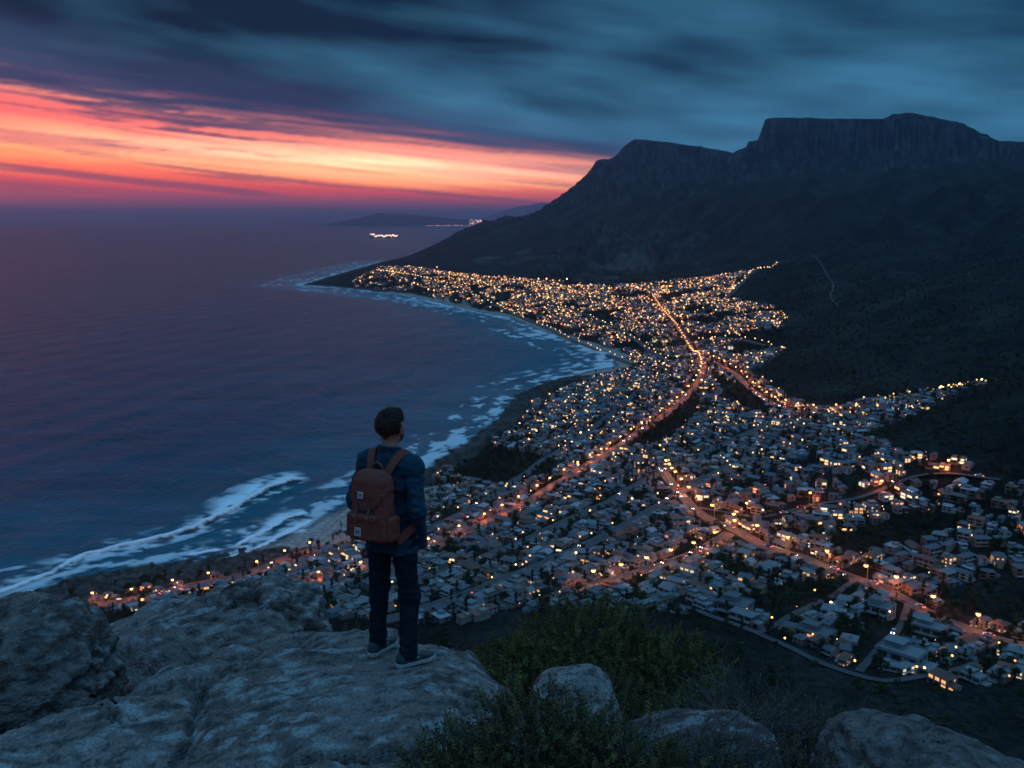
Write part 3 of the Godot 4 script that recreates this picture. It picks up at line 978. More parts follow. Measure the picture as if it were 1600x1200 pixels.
# a house of one of several kinds; k: kind, lit: which windows glow
var house_protos: Array = []
func make_house(k: int, paint: int, lit: int) -> Node3D:
	var r := RandomNumberGenerator.new()
	r.seed = 100 + k * 17 + paint * 5 + lit
	var o := Node3D.new()
	var wall := M.new()
	var roof := M.new()
	var slab := M.new()
	var wm: Material = mats["plaster_%d" % paint]
	var glow_m: Material = mats[["glass", "lit_warm", "lit_orange", "lit_white"][lit]]
	var wins: Array = []      # centre, facing, width, height, lit
	var w := 9.0 + k * 0.9
	var d := 8.0 + (k % 3) * 1.5
	var st := 1 if k % 4 == 3 else 2
	var h := 3.0 * st
	wall.bx(Vector3(0, h * 0.5 - 1.0, 0), Vector3(w, h + 2.0, d))
	if k % 2 == 0:   # a lower wing
		wall.bx(Vector3(w * 0.5 + 2.4, 0.5, d * 0.12), Vector3(4.8, 5.0, d * 0.66))
		roof.bx(Vector3(w * 0.5 + 2.5, 3.12, d * 0.12), Vector3(5.4, 0.24, d * 0.66 + 0.5), Color.WHITE, true)
		wins.append([Vector3(w * 0.5 + 2.4, 1.4, d * 0.12 + d * 0.33), 0.0, 2.6, 2.0, r.randf() < 0.6])
	match k % 5:
		0, 3:   # flat roof with a parapet and a set back upper room
			roof.bx(Vector3(0, h + 0.12, 0), Vector3(w + 0.9, 0.24, d + 0.9), Color.WHITE, true)
			for s in [[0, d * 0.5 - 0.1, w, 0.2], [0, -d * 0.5 + 0.1, w, 0.2], [w * 0.5 - 0.1, 0, 0.2, d - 0.4], [-w * 0.5 + 0.1, 0, 0.2, d - 0.4]]:
				wall.bx(Vector3(s[0], h + 0.55, s[1]), Vector3(s[2], 0.6, s[3]))
			wall.bx(Vector3(-w * 0.18, h + 1.25, -d * 0.15), Vector3(w * 0.42, 2.0, d * 0.5))
			roof.bx(Vector3(-w * 0.18, h + 2.34, -d * 0.15), Vector3(w * 0.5, 0.18, d * 0.6), Color.WHITE, true)
		1, 4:   # hipped roof
			var e := 0.6
			var x := w * 0.5 + e
			var z := d * 0.5 + e
			var top := 2.1 + 0.2 * (k % 3)
			var rx := maxf(0.4, x - z * 0.9)
			roof.quad(Vector3(-x, h, z), Vector3(x, h, z), Vector3(rx, h + top, 0), Vector3(-rx, h + top, 0))
			roof.quad(Vector3(x, h, -z), Vector3(-x, h, -z), Vector3(-rx, h + top, 0), Vector3(rx, h + top, 0))
			roof.tri(Vector3(x, h, z), Vector3(x, h, -z), Vector3(rx, h + top, 0))
			roof.tri(Vector3(-x, h, -z), Vector3(-x, h, z), Vector3(-rx, h + top, 0))
			roof.bx(Vector3(0, h - 0.08, 0), Vector3(x * 2, 0.15, z * 2), Color.WHITE, true)
		2:   # gabled roof
			var e := 0.5
			var x := w * 0.5 + e
			var z := d * 0.5 + e
			roof.quad(Vector3(-x, h, z), Vector3(x, h, z), Vector3(x, h + 2.6, 0), Vector3(-x, h + 2.6, 0))
			roof.quad(Vector3(x, h, -z), Vector3(-x, h, -z), Vector3(-x, h + 2.6, 0), Vector3(x, h + 2.6, 0))
			for s in [-1.0, 1.0]:
				wall.tri(Vector3(s * w * 0.5, h, -s * -d * 0.5), Vector3(s * w * 0.5, h, s * -d * 0.5), Vector3(s * w * 0.5, h + 2.3, 0))
	# terraces on the downhill front (+z)
	for f in st:
		if f == 0 or k % 3 != 1:
			slab.bx(Vector3(0, f * 3.0 - 0.1 + 0.02, d * 0.5 + 1.3), Vector3(w * 0.92, 0.22, 2.6), Color.WHITE, true)
			if f > 0:
				slab.bx(Vector3(0, f * 3.0 + 0.5, d * 0.5 + 2.5), Vector3(w * 0.92, 0.9, 0.08), Color.WHITE, true)
				for s in [-1.0, 1.0]: slab.bx(Vector3(s * w * 0.42, f * 1.5 - 0.1, d * 0.5 + 2.35), Vector3(0.3, f * 3.0, 0.3))
		else:
			pass
	for f in st:
		var cnt := 3 if w > 11.0 else 2
		for i in cnt:
			var x := (i - (cnt - 1) * 0.5) * (w / cnt)
			wins.append([Vector3(x, f * 3.0 + 1.3, d * 0.5), 0.0, w / cnt * 0.68, 2.1, r.randf() < 0.62])
			wins.append([Vector3(x, f * 3.0 + 1.6, -d * 0.5), PI, w / cnt * 0.45, 1.2, r.randf() < 0.5])
		for s in [-1.0, 1.0]:
			if k % 2 == 0 and s > 0 and f == 0: continue
			wins.append([Vector3(s * w * 0.5, f * 3.0 + 1.5, d * 0.18), s * PI * 0.5, 1.7, 1.4, r.randf() < 0.4])
			wins.append([Vector3(s * w * 0.5, f * 3.0 + 1.5, -d * 0.22), s * PI * 0.5, 1.3, 1.4, r.randf() < 0.4])
	obj("wall", wall, wm, o)
	var ro := obj("roof", roof, mats[["roof_slate", "roof_tile", "roof_pale", "roof_pale", "roof_slate"][(k + paint) % 5]], o)
	if k % 5 in [1, 2, 4]:
		var ch := M.new()
		ch.bx(Vector3(w * 0.28, h + 1.9, -d * 0.12), Vector3(0.8, 2.2, 0.8))
		ch.bx(Vector3(w * 0.28, h + 3.06, -d * 0.12), Vector3(1.0, 0.16, 1.0), Color.WHITE, true)
		obj("chimney", ch, wm, ro)
	obj("terrace", slab, mats.concrete, o)
	for q in wins:
		var t := Transform3D(Basis(Vector3.UP, q[1]), q[0])
		var fr := M.new()
		for s in [-1.0, 1.0]:
			fr.box(t * Transform3D(Basis(), Vector3(s * (q[2] * 0.5 + 0.05), 0, 0.05)), Vector3(0.12, q[3] + 0.2, 0.16))
			fr.box(t * Transform3D(Basis(), Vector3(0, s * (q[3] * 0.5 + 0.05), 0.05)), Vector3(q[2], 0.12, 0.16), Color.WHITE, true)
		fr.box(t * Transform3D(Basis(), Vector3(0, 0, 0.06)), Vector3(0.08, q[3], 0.1))
		var fo := obj("window", fr, mats.frame, o)
		var pane := M.new()
		pane.box(t * Transform3D(Basis(), Vector3(0, 0, 0.01)), Vector3(q[2], q[3], 0.06))
		obj("pane", pane, glow_m if lit > 0 and q[4] else mats.glass, fo)
	var door := M.new()
	door.bx(Vector3(-w * 0.5 - 0.03, 1.05, -0.1), Vector3(0.1, 2.1, 1.0))
	obj("door", door, mats.door, o)
	return o

var houses: Array = []        # position, yaw, size, how far, paint, kind, lit
var house_hash := {}
var tree_places: Array = []

func near_house(p: Vector2, r: float) -> bool:
	var k := Vector2i(floori(p.x / 20.0), floori(p.y / 20.0))
	for dx in range(-1, 2):
		for dz in range(-1, 2):
			var cell = house_hash.get(k + Vector2i(dx, dz))
			if cell == null: continue
			for q in cell:
				if p.distance_to(q[0]) < r + q[1]: return true
	return false

func build_town() -> void:
	var r := RandomNumberGenerator.new()
	r.seed = 99
	var r2 := Rect2(town_edge[0], Vector2.ZERO)
	for p in town_edge: r2 = r2.expand(p)
	# the few large villas nearest the hill
	for q in [[96, -375, 5, 5, 0.92], [122, -349, 8, 2, 0.82], [150, -333, 8, 5, 0.98], [170, -404, 5, 0, 0.86], [184, -383, 8, 4, 0.80]]:
		var p := Vector2(q[0], q[1])
		var key := Vector2i(floori(p.x / 20.0), floori(p.y / 20.0))
		if not house_hash.has(key): house_hash[key] = []
		house_hash[key].append([p, 7.5 * q[4]])
		houses.append([Vector3(p.x, hgt(p.x, p.y) + 0.4, p.y), -0.75 + r.randf_range(-0.1, 0.1), q[4], p.length(), q[3], q[2], 2 if q[3] == 2 else 0])
	# plots: dart throwing, denser near the viewpoint where single houses show
	var tries := 0
	while tries < 230000:
		tries += 1
		var p := Vector2(r.randf_range(r2.position.x, r2.end.x), -pow(r.randf_range(pow(300.0, 0.55), pow(4300.0, 0.55)), 1.0 / 0.55))
		if absf(p.x) > -p.y * 0.60 + 15.0: continue
		if not Geometry2D.is_point_in_polygon(p, town_edge): continue
		var far := p.length()
		var size := r.randf_range(0.42, 0.66) * (1.0 + 0.22 * smoothstep(900.0, 1500.0, far)) if far > 470.0 or p.x < 60.0 else r.randf_range(0.42, 0.64)
		if p.x > 90.0 and far < 480.0 and r.randf() < 0.15: size *= 1.3
		var rad := 5.9 * size
		if near_house(p, rad): continue
		if in_green(p): continue
		if n_small.get_noise_2d(p.x * 0.22 + 300.0, p.y * 0.22) < -0.24 or r.randf() < 0.06: continue
		if p.y < -2700.0 and p.x < 40.0 and r.randf() < 0.25 + 0.6 * smoothstep(40.0, -400.0, p.x): continue
		if far > 1300.0 and (n_patch.get_noise_2d(p.x * 0.8 + 40.0, p.y * 0.8) < -0.16 or r.randf() < 0.30): continue
		if far < 460.0 and p.x > 60.0 and r.randf() < 0.08: continue
		var rd := road_near(p)
		if rd[0] < rad + 2.0: continue
		var h := hgt(p.x, p.y)
		if h < 2.5 or shore(p.x, p.y) < shore_width(p.y) + 4.0: continue
		if far < 420.0 and hill(p.x, p.y) > land_height(p.x, p.y) + 6.0: continue
		var dir: Vector2 = rd[1] if rd[0] < 60.0 else Vector2(0.5, -1).rotated(1.4 * n_patch.get_noise_2d(p.x * 0.25, p.y * 0.25))
		var yaw := atan2(dir.x, dir.y) + (PI * 0.5 if r.randf() < 0.5 else 0.0) + r.randf_range(-0.12, 0.12)
		# terraces look out over the sea
		var front := Vector2(sin(yaw), cos(yaw))
		if front.dot(Vector2(-0.85, 0.5)) < 0.0: yaw += PI
		var key := Vector2i(floori(p.x / 20.0), floori(p.y / 20.0))
		if not house_hash.has(key): house_hash[key] = []
		house_hash[key].append([p, rad])
		var chance := lerpf(0.13, 0.36, smoothstep(600.0, 1500.0, far)) + 0.5 * n_patch.get_noise_2d(p.x * 0.5 + 9.0, p.y * 0.5)
		if p.x > 120.0 and far < 520.0: chance *= 0.55
		if p.x < -90.0 and far < 700.0: chance = 0.55
		if rd[0] < 25.0: chance += 0.15
		var lit: int = 0 if r.randf() > chance else [1, 1, 2, 3][r.randi() % 4]
		houses.append([Vector3(p.x, h + 0.1, p.y), yaw, size, far, r.randi() % 6, r.randi() % 10, lit])
	houses.sort_custom(func(a, b): return a[3] / a[2] < b[3] / b[2])
	var near := 0
	var rest: Array = []
	for q in houses:
		if near < 290 and in_view(q[0], 10.0) and not (to_pixel(q[0]).y > 960.0 and to_pixel(q[0]).x < 800.0):
			near += 1
			place_house(q)
		else:
			rest.append(q)
	build_far_town(rest, r)
	# trees in the gardens and along the edges
	tries = 0
	var hash := {}
	while tries < 110000 and tree_places.size() < 12000:
		tries += 1
		var p := Vector2(r.randf_range(r2.position.x - 20.0, r2.end.x), -pow(r.randf_range(pow(290.0, 0.5), pow(3600.0, 0.5)), 2.0))
		if absf(p.x) > -p.y * 0.60 + 15.0: continue
		var inside := Geometry2D.is_point_in_polygon(p, town_edge)
		if not inside and r.randf() > 0.12: continue
		var k := Vector2i(floori(p.x / 4.0), floori(p.y / 4.0))
		if hash.has(k): continue
		if near_house(p, 1.2): continue
		if road_near(p)[0] < 2.5: continue
		if shore(p.x, p.y) < 34.0: continue
		hash[k] = true
		var green := in_green(p, 1.05)
		tree_places.append([Vector3(p.x, hgt(p.x, p.y) - 0.2, p.y), r.randf_range(0.5, 1.05) * (1.15 if green else 1.0), r.randf() * TAU, r.randi() % 4, p.length()])
	plant_trees()

func place_house(q: Array) -> void:
	var key := "%d_%d_%d" % [q[5], q[4], q[6]]
	var o: Node3D
	for p in house_protos:
		if p[0] == key:
			o = p[1].duplicate()
			break
	if o == null:
		o = make_house(q[5], q[4], q[6])
		house_protos.append([key, o])
	o.name = numbered("house")
	add_child(o, true)
	o.position = q[0]
	o.rotation.y = q[1]
	o.scale = Vector3.ONE * q[2]
	var paint: String = ["white", "cream", "pale grey", "sand coloured", "pale pink", "light blue grey"][q[4]]
	var form: String = ["flat-roofed villa", "hip-roofed house", "gabled house", "flat-roofed cottage", "hip-roofed villa"][q[5] % 5]
	var light: String = ["with dark windows", "with warm windows", "with orange windows", "with white-lit windows"][q[6]]
	tag(o, "%s %s %s" % [paint, form, light], "house", "houses of the bay town")

func build_far_town(rest: Array, r: RandomNumberGenerator) -> void:
	var wall := M.new()
	var roof := M.new()
	var lit: Array[M] = [M.new(), M.new(), M.new(), M.new()]
	var paints := [Color(0.40, 0.40, 0.39), Color(0.30, 0.26, 0.20), Color(0.18, 0.19, 0.20), Color(0.24, 0.18, 0.14), Color(0.28, 0.18, 0.165), Color(0.19, 0.23, 0.26)]
	var tops := [Color(0.11, 0.12, 0.14), Color(0.20, 0.085, 0.06), Color(0.28, 0.30, 0.31), Color(0.14, 0.10, 0.09), Color(0.09, 0.09, 0.10)]
	for q in rest:
		var t := Transform3D(Basis(Vector3.UP, q[1]).scaled(Vector3.ONE * q[2]), q[0])
		var w: float = 9.0 + q[5] * 0.9
		var d: float = 8.0 + (int(q[5]) % 3) * 1.5
		var h: float = 6.0 if int(q[5]) % 4 != 3 else 3.2
		var tc: Color = tops[(int(q[5]) + int(q[4])) % 5]
		wall.box(t * Transform3D(Basis(), Vector3(0, h * 0.5 - 1.0, 0)), Vector3(w, h + 2.0, d), paints[q[4]])
		if int(q[5]) % 5 in [0, 3]:
			roof.box(t * Transform3D(Basis(), Vector3(0, h + 0.12, 0)), Vector3(w + 0.8, 0.24, d + 0.8), tc, true)
			wall.box(t * Transform3D(Basis(), Vector3(-w * 0.18, h + 1.2, -d * 0.15)), Vector3(w * 0.42, 2.0, d * 0.5), paints[q[4]])
		else:
			var x: float = w * 0.5 + 0.5
			var z: float = d * 0.5 + 0.5
			var rx: float = x - z * 0.8 if int(q[5]) % 5 != 2 else x
			roof.quad(t * Vector3(-x, h, z), t * Vector3(x, h, z), t * Vector3(rx, h + 2.3, 0), t * Vector3(-rx, h + 2.3, 0), tc)
			roof.quad(t * Vector3(x, h, -z), t * Vector3(-x, h, -z), t * Vector3(-rx, h + 2.3, 0), t * Vector3(rx, h + 2.3, 0), tc)
			roof.tri(t * Vector3(x, h, z), t * Vector3(x, h, -z), t * Vector3(rx, h + 2.3, 0), tc)
			roof.tri(t * Vector3(-x, h, -z), t * Vector3(-x, h, z), t * Vector3(-rx, h + 2.3, 0), tc)
		if int(q[5]) % 2 == 0:
			wall.box(t * Transform3D(Basis(), Vector3(w * 0.5 + 2.2, 0.5, 0.8)), Vector3(4.4, 5.0, d * 0.66), paints[q[4]])
			roof.box(t * Transform3D(Basis(), Vector3(w * 0.5 + 2.3, 3.1, 0.8)), Vector3(5.0, 0.2, d * 0.66 + 0.5), tc, true)
		# terrace windows: glass fronts, lit or dark
		for f in (2 if h > 5.0 else 1):
			for i in 2:
				var b: M = lit[q[6]] if q[6] > 0 and r.randf() < 0.6 else lit[0]
				b.box(t * Transform3D(Basis(), Vector3((i - 0.5) * w * 0.5, f * 3.0 + 1.4, d * 0.5)), Vector3(w * 0.36, 2.0, 0.1))
			for s in [-1.0, 1.0]:
				var b: M = lit[q[6]] if q[6] > 0 and r.randf() < 0.4 else lit[0]
				b.box(t * Transform3D(Basis(), Vector3(s * w * 0.5, f * 3.0 + 1.4, -d * 0.1)), Vector3(0.1, 1.7, 2.6))
	var am := wall.mesh(mats.paint_far)
	roof.mesh(mats.roof_far, am)
	lit[0].mesh(mats.glass, am)
	lit[1].mesh(mats.lit_warm_far, am)
	lit[2].mesh(mats.lit_orange_far, am)
	lit[3].mesh(mats.lit_white_far, am)
	tag(put("far_houses_with_lit_windows", am), "countless small houses of the town with lit windows beyond the nearer villas", "houses", "", "stuff")

# ---------------------------------------------------------------- trees
func leaf_ball(b: M, r: RandomNumberGenerator, at: Vector3, rad: Vector3, n: int, leaf: float, base: Color, vary := 0.5) -> void:
	for i in n:
		var d := Vector3(r.randfn(), r.randfn(), r.randfn()).normalized()
		var p := at + d * rad * pow(r.randf(), 0.33)
		var nn := (d * 0.7 + Vector3(r.randf_range(-1, 1), r.randf_range(-0.2, 1.2), r.randf_range(-1, 1))).normalized()
		var u := nn.cross(Vector3(r.randfn(), r.randfn(), r.randfn()).normalized()).normalized()
		var w := nn.cross(u)
		var s := leaf * r.randf_range(0.6, 1.3)
		var c := base * (1.0 + vary * r.randf_range(-1.0, 1.0))
		b.quad(p - u * s, p - w * s * 0.55, p + u * s, p + w * s * 0.55, c)

func make_tree(kind: int, crown: M, trunk: M) -> void:
	var r := RandomNumberGenerator.new()
	r.seed = 500 + kind
	var h: float = [6.5, 8.0, 10.5, 5.0][kind]
	var spread: float = [2.6, 3.4, 1.5, 2.9][kind]
	trunk.tube([Vector3(0, -1, 0), Vector3(0.1, h * 0.25, 0.05), Vector3(-0.05, h * 0.5, 0.1), Vector3(0.05, h * 0.8, 0)], [0.26, 0.2, 0.15, 0.05], 6, Color(0.07, 0.055, 0.04))
	var lobes := 9
	for i in lobes:
		var a := TAU * i / lobes + r.randf()
		var y := h * r.randf_range(0.42, 0.95)
		var rr := spread * (1.0 - 0.5 * absf(y / h - 0.6)) * r.randf_range(0.25, 0.75)
		if kind == 2: rr *= 1.3 - y / h
		var p := Vector3(cos(a) * rr, y, sin(a) * rr)
		trunk.tube([Vector3(0, h * 0.3, 0), p * Vector3(0.5, 0.8, 0.5), p], [0.10, 0.06, 0.02], 4, Color(0.07, 0.055, 0.04), false)
		leaf_ball(crown, r, p, Vector3(1, 0.75, 1) * spread * r.randf_range(0.32, 0.5), 34, 0.42, Color(0.030, 0.050, 0.024) * [1.0, 0.8, 0.7, 1.25][kind])

func plant_trees() -> void:
	tree_places.sort_custom(func(a, b): return a[4] / a[1] < b[4] / b[1])
	var protos := []
	var merged: Array[ArrayMesh] = []
	for k in 4:
		var crown := M.new()
		var trunk := M.new()
		make_tree(k, crown, trunk)
		protos.append([crown.mesh(mats.leaf), trunk.mesh(mats.bark)])
		var am := crown.mesh(mats.leaf)
		merged.append(trunk.mesh(mats.bark, am))
	var lists: Array = [[], [], [], []]
	var near := 0
	for q in tree_places:
		if near < 290 and in_view(q[0]) and not (to_pixel(q[0]).y > 960.0 and to_pixel(q[0]).x < 1000.0):
			near += 1
			var o := thing("tree", "", "tree", q[0], q[2], "garden trees of the bay town")
			o.scale = Vector3.ONE * q[1]
			put("crown", protos[q[3]][0], o)
			put("trunk", protos[q[3]][1], o)
			o.set_meta("label", ["dark rounded garden tree among the houses", "broad dark spreading tree among the houses", "tall narrow dark tree among the houses", "low bushy tree among the houses"][q[3]])
		else:
			lists[q[3]].append(q)
	var root := Node3D.new()
	root.name = numbered("far_garden_trees")
	add_child(root)
	tag(root, "dark trees scattered between the smaller houses of the far town", "trees", "", "stuff")
	for k in 4:
		var places: Array[Transform3D] = []
		for q in lists[k]:
			places.append(Transform3D(Basis(Vector3.UP, q[2]).scaled(Vector3.ONE * q[1]), q[0]))
		sprinkle("tree_mass", merged[k], places, PackedColorArray(), root)

# ---------------------------------------------------------------- street lamps
func build_street_lamps() -> void:
	var r := RandomNumberGenerator.new()
	r.seed = 321
	var pole := M.new()
	pole.tube([Vector3(0, -1, 0), Vector3(0, 4, 0), Vector3(0, 7.6, 0), Vector3(0, 8.1, 0.35), Vector3(0, 8.3, 1.1)], [0.14, 0.11, 0.08, 0.07, 0.06], 6)
	pole.lathe(Vector3.ZERO, [Vector2(0.3, -0.5), Vector2(0.3, 0.3), Vector2(0.16, 0.7)], 6)
	var hood := M.new()
	hood.ball(Vector3(0, 8.52, 1.3), Vector3(0.8, 0.22, 0.8), 10, 6)
	var globe := M.new()
	globe.ball(Vector3(0, 8.0, 1.3), Vector3(0.75, 0.6, 0.75), 10, 6)
	var pm := pole.mesh(mats.steel)
	var hm := hood.mesh(mats.steel)
	var gm := globe.mesh(mats.lamp_amber)
	var gm2 := globe.mesh(mats.lamp_yellow)
	var count := 0
	for i in road_plan.size():
		var rd: Array = road_plan[i]
		if rd[2] <= 0.0: continue
		var line: Array[Vector2] = road_lines[i]
		var run := 0.0
		for k in range(1, line.size()):
			run += line[k].distance_to(line[k - 1])
			if run < rd[2]: continue
			run = r.randf_range(-3.0, 3.0)
			var t := (line[k] - line[k - 1]).normalized()
			var side := Vector2(-t.y, t.x)
			if side.x * rd[3] < 0.0: side = -side
			var p: Vector2 = line[k] + side * (rd[1] * 0.5 + 1.2)
			var at := Vector3(p.x, hgt(p.x, p.y), p.y)
			var far: float = p.length()
			if not in_view(at + Vector3(0, 8, 0), 30.0): continue
			var o := thing("street_lamp", "", "street lamp", at, atan2(-side.x, -side.y), "street lamps along the lit roads")
			put("pole", pm, o)
			put("lamp_hood", hm, o)
			var yellow: bool = (i == 2 or i == 3) and r.randf() < 0.6
			put("lamp_globe", gm2 if yellow else gm, o)
			if i == 2 or i == 3: o.scale = Vector3(1.35, 1.1, 1.35)
			o.set_meta("label", ("yellow" if yellow else "amber") + " street lamp beside the " + ["main road", "road under the dark slope", "curving road", "short side street", "track", "near beach street", "", "", "", "", "", "upper lane"][i])
			var l := OmniLight3D.new()
			l.name = "lamp_light"
			o.add_child(l)
			l.position = Vector3(0, 7.3, 1.3)
			l.light_color = Color(1.0, 0.48, 0.18) if not yellow else Color(1.0, 0.58, 0.22)
			l.light_energy = 110.0
			l.light_size = 0.45
			l.omni_range = 60.0
			l.omni_attenuation = 2.0
			l.shadow_enabled = true
			count += 1
	# the small lights of gardens, porches and lanes that are too many and too far to tell apart
	var lots: Array[M] = [M.new(), M.new(), M.new()]
	for q in houses:
		var far: float = q[3]
		var n := 1 if r.randf() < lerpf(0.12, 0.62, smoothstep(550.0, 1500.0, far)) * (1.0 - 0.75 * smoothstep(0.0, -350.0, q[0].x) * smoothstep(-2400.0, -2800.0, q[0].z)) else 0
		if far > 1500.0 and r.randf() < 0.35: n += 1
		for j in n:
			var a := r.randf() * TAU
			var p: Vector3 = q[0] + Vector3(sin(a), 0, cos(a)) * (6.0 * q[2] + 2.5)
			if p.z > -300.0: continue
			var k: int = [0, 0, 0, 1, 1, 2][r.randi() % 6]
			lots[k].ball(p + Vector3(0, r.randf_range(2.5, 5.5), 0), Vector3.ONE * (0.2 + 0.62 * pow(r.randf(), 2.6)) * (0.5 + far / 1400.0), 6, 4)
	for i in [4, 6, 7, 8, 9, 10, 12, 13, 14, 15, 16, 18]:
		var line: Array[Vector2] = road_lines[i]
		for k in range(2, line.size(), 4 if i < 12 else 5):
			if r.randf() < (0.55 if i < 12 else 0.1): continue
			var p := line[k] + Vector2(r.randf_range(-6, 6), r.randf_range(-6, 6))
			lots[0 if r.randf() < 0.7 else 2].ball(Vector3(p.x, hgt(p.x, p.y) + 6.5, p.y), Vector3.ONE * (0.3 + p.length() / 3200.0), 6, 4)
	# a floodlit court in the cluster on the hillside and a few lamps under the mountain
	for i in 26:
		var p := Vector2(r.randf_range(405, 462), r.randf_range(-905, -845))
		lots[2 if i % 3 else 0].ball(Vector3(p.x, hgt(p.x, p.y) + 5.0, p.y), Vector3.ONE * r.randf_range(0.5, 1.0), 6, 4)
	for q in [[25, -2985], [85, -2990], [110, -2960], [175, -2965], [-60, -3150], [-240, -3600], [-330, -4100]]:
		lots[2].ball(Vector3(q[0], hgt(q[0], q[1]) + 6.0, q[1]), Vector3.ONE * 2.2, 6, 4)
	var am := lots[0].mesh(mats.light_amber)
	lots[1].mesh(mats.light_orange, am)
	lots[2].mesh(mats.light_white, am)
	tag(put("small_town_lights", am), "countless small garden and street lights twinkling across the town", "lights", "", "stuff")

# ---------------------------------------------------------------- cars
func build_cars() -> void:
	var r := RandomNumberGenerator.new()
	r.seed = 77
	var body := M.new()
	body.cbox(Transform3D(Basis(), Vector3(0, 0.62, 0)), Vector3(1.8, 0.62, 4.3), 0.12)
	var cab := M.new()
	var y0 := 0.9
	var y1 := 1.45
	var lo := [Vector3(-0.85, y0, 1.1), Vector3(0.85, y0, 1.1), Vector3(0.85, y0, -1.75), Vector3(-0.85, y0, -1.75)]
	var hi := [Vector3(-0.66, y1, 0.35), Vector3(0.66, y1, 0.35), Vector3(0.66, y1, -1.25), Vector3(-0.66, y1, -1.25)]
	for i in 4: cab.quad(lo[i], lo[(i + 1) % 4], hi[(i + 1) % 4], hi[i])
	var top := M.new()
	top.cbox(Transform3D(Basis(), Vector3(0, y1 + 0.03, -0.45)), Vector3(1.36, 0.08, 1.66), 0.03)
	var wheel := M.new()
	wheel.tube([Vector3(-0.11, 0, 0), Vector3(0.11, 0, 0)], [0.33, 0.33], 10)
	var hl := M.new()
	hl.cbox(Transform3D(Basis(), Vector3.ZERO), Vector3(0.42, 0.22, 0.08), 0.03)
	var wm := wheel.mesh(mats.tyre)
	var hm := hl.mesh(mats.headlight)
	var tm := hl.mesh(mats.taillight)
	var bodies := []
	for k in 4: bodies.append([body.mesh(mats["car_%d" % k]), top.mesh(mats["car_%d" % k])])
	var cm := cab.mesh(mats.glass)
	for i in road_plan.size():
		var rd: Array = road_plan[i]
		var line: Array[Vector2] = road_lines[i]
		for c in rd[5]:
			var k := r.randi_range(1, line.size() - 2)
			var t := (line[k + 1] - line[k]).normalized()
			var lane := 1.0 if c % 2 else -1.0
			var p: Vector2 = line[k] + Vector2(-t.y, t.x) * lane * rd[1] * 0.24
			var at := Vector3(p.x, 0, p.y)
			var w: float = rd[1] * 0.5
			var h := -100.0
			for s in [-1.0, 0.0, 1.0]: h = maxf(h, hgt(line[k].x - t.y * w * s, line[k].y + t.x * w * s))
			at.y = h + 0.36 + line[k].length() * 0.0006
			if not in_view(at) or p.length() > 1500.0: continue
			# nose is +z; keep to the left
			var dir := t * lane
			var paint := r.randi() % 4
			var o := thing("car", ["white", "silver", "dark blue", "dark red"][paint] + " car with lights on along the " + ["main road", "road under the dark slope", "curving road", "side street", "pale track", "near beach street", "seaward street", "middle street", "inland street", "lane", "lane", "upper lane", "promenade", "far street", "far road", "far side street", "far street", "track", "hillside lane"][i], "car", at, atan2(dir.x, dir.y), "cars driving through the town")
			put("body", bodies[paint][0], o)
			put("cabin_glass", cm, o)
			put("roof", bodies[paint][1], o)
			for sx in [-1.0, 1.0]:
				for sz in [-1.35, 1.35]:
					put("wheel", wm, o).position = Vector3(sx * 0.82, 0.33, sz)
				put("headlight", hm, o).position = Vector3(sx * 0.62, 0.68, 2.14)
				put("taillight", tm, o).position = Vector3(sx * 0.62, 0.74, -2.14)

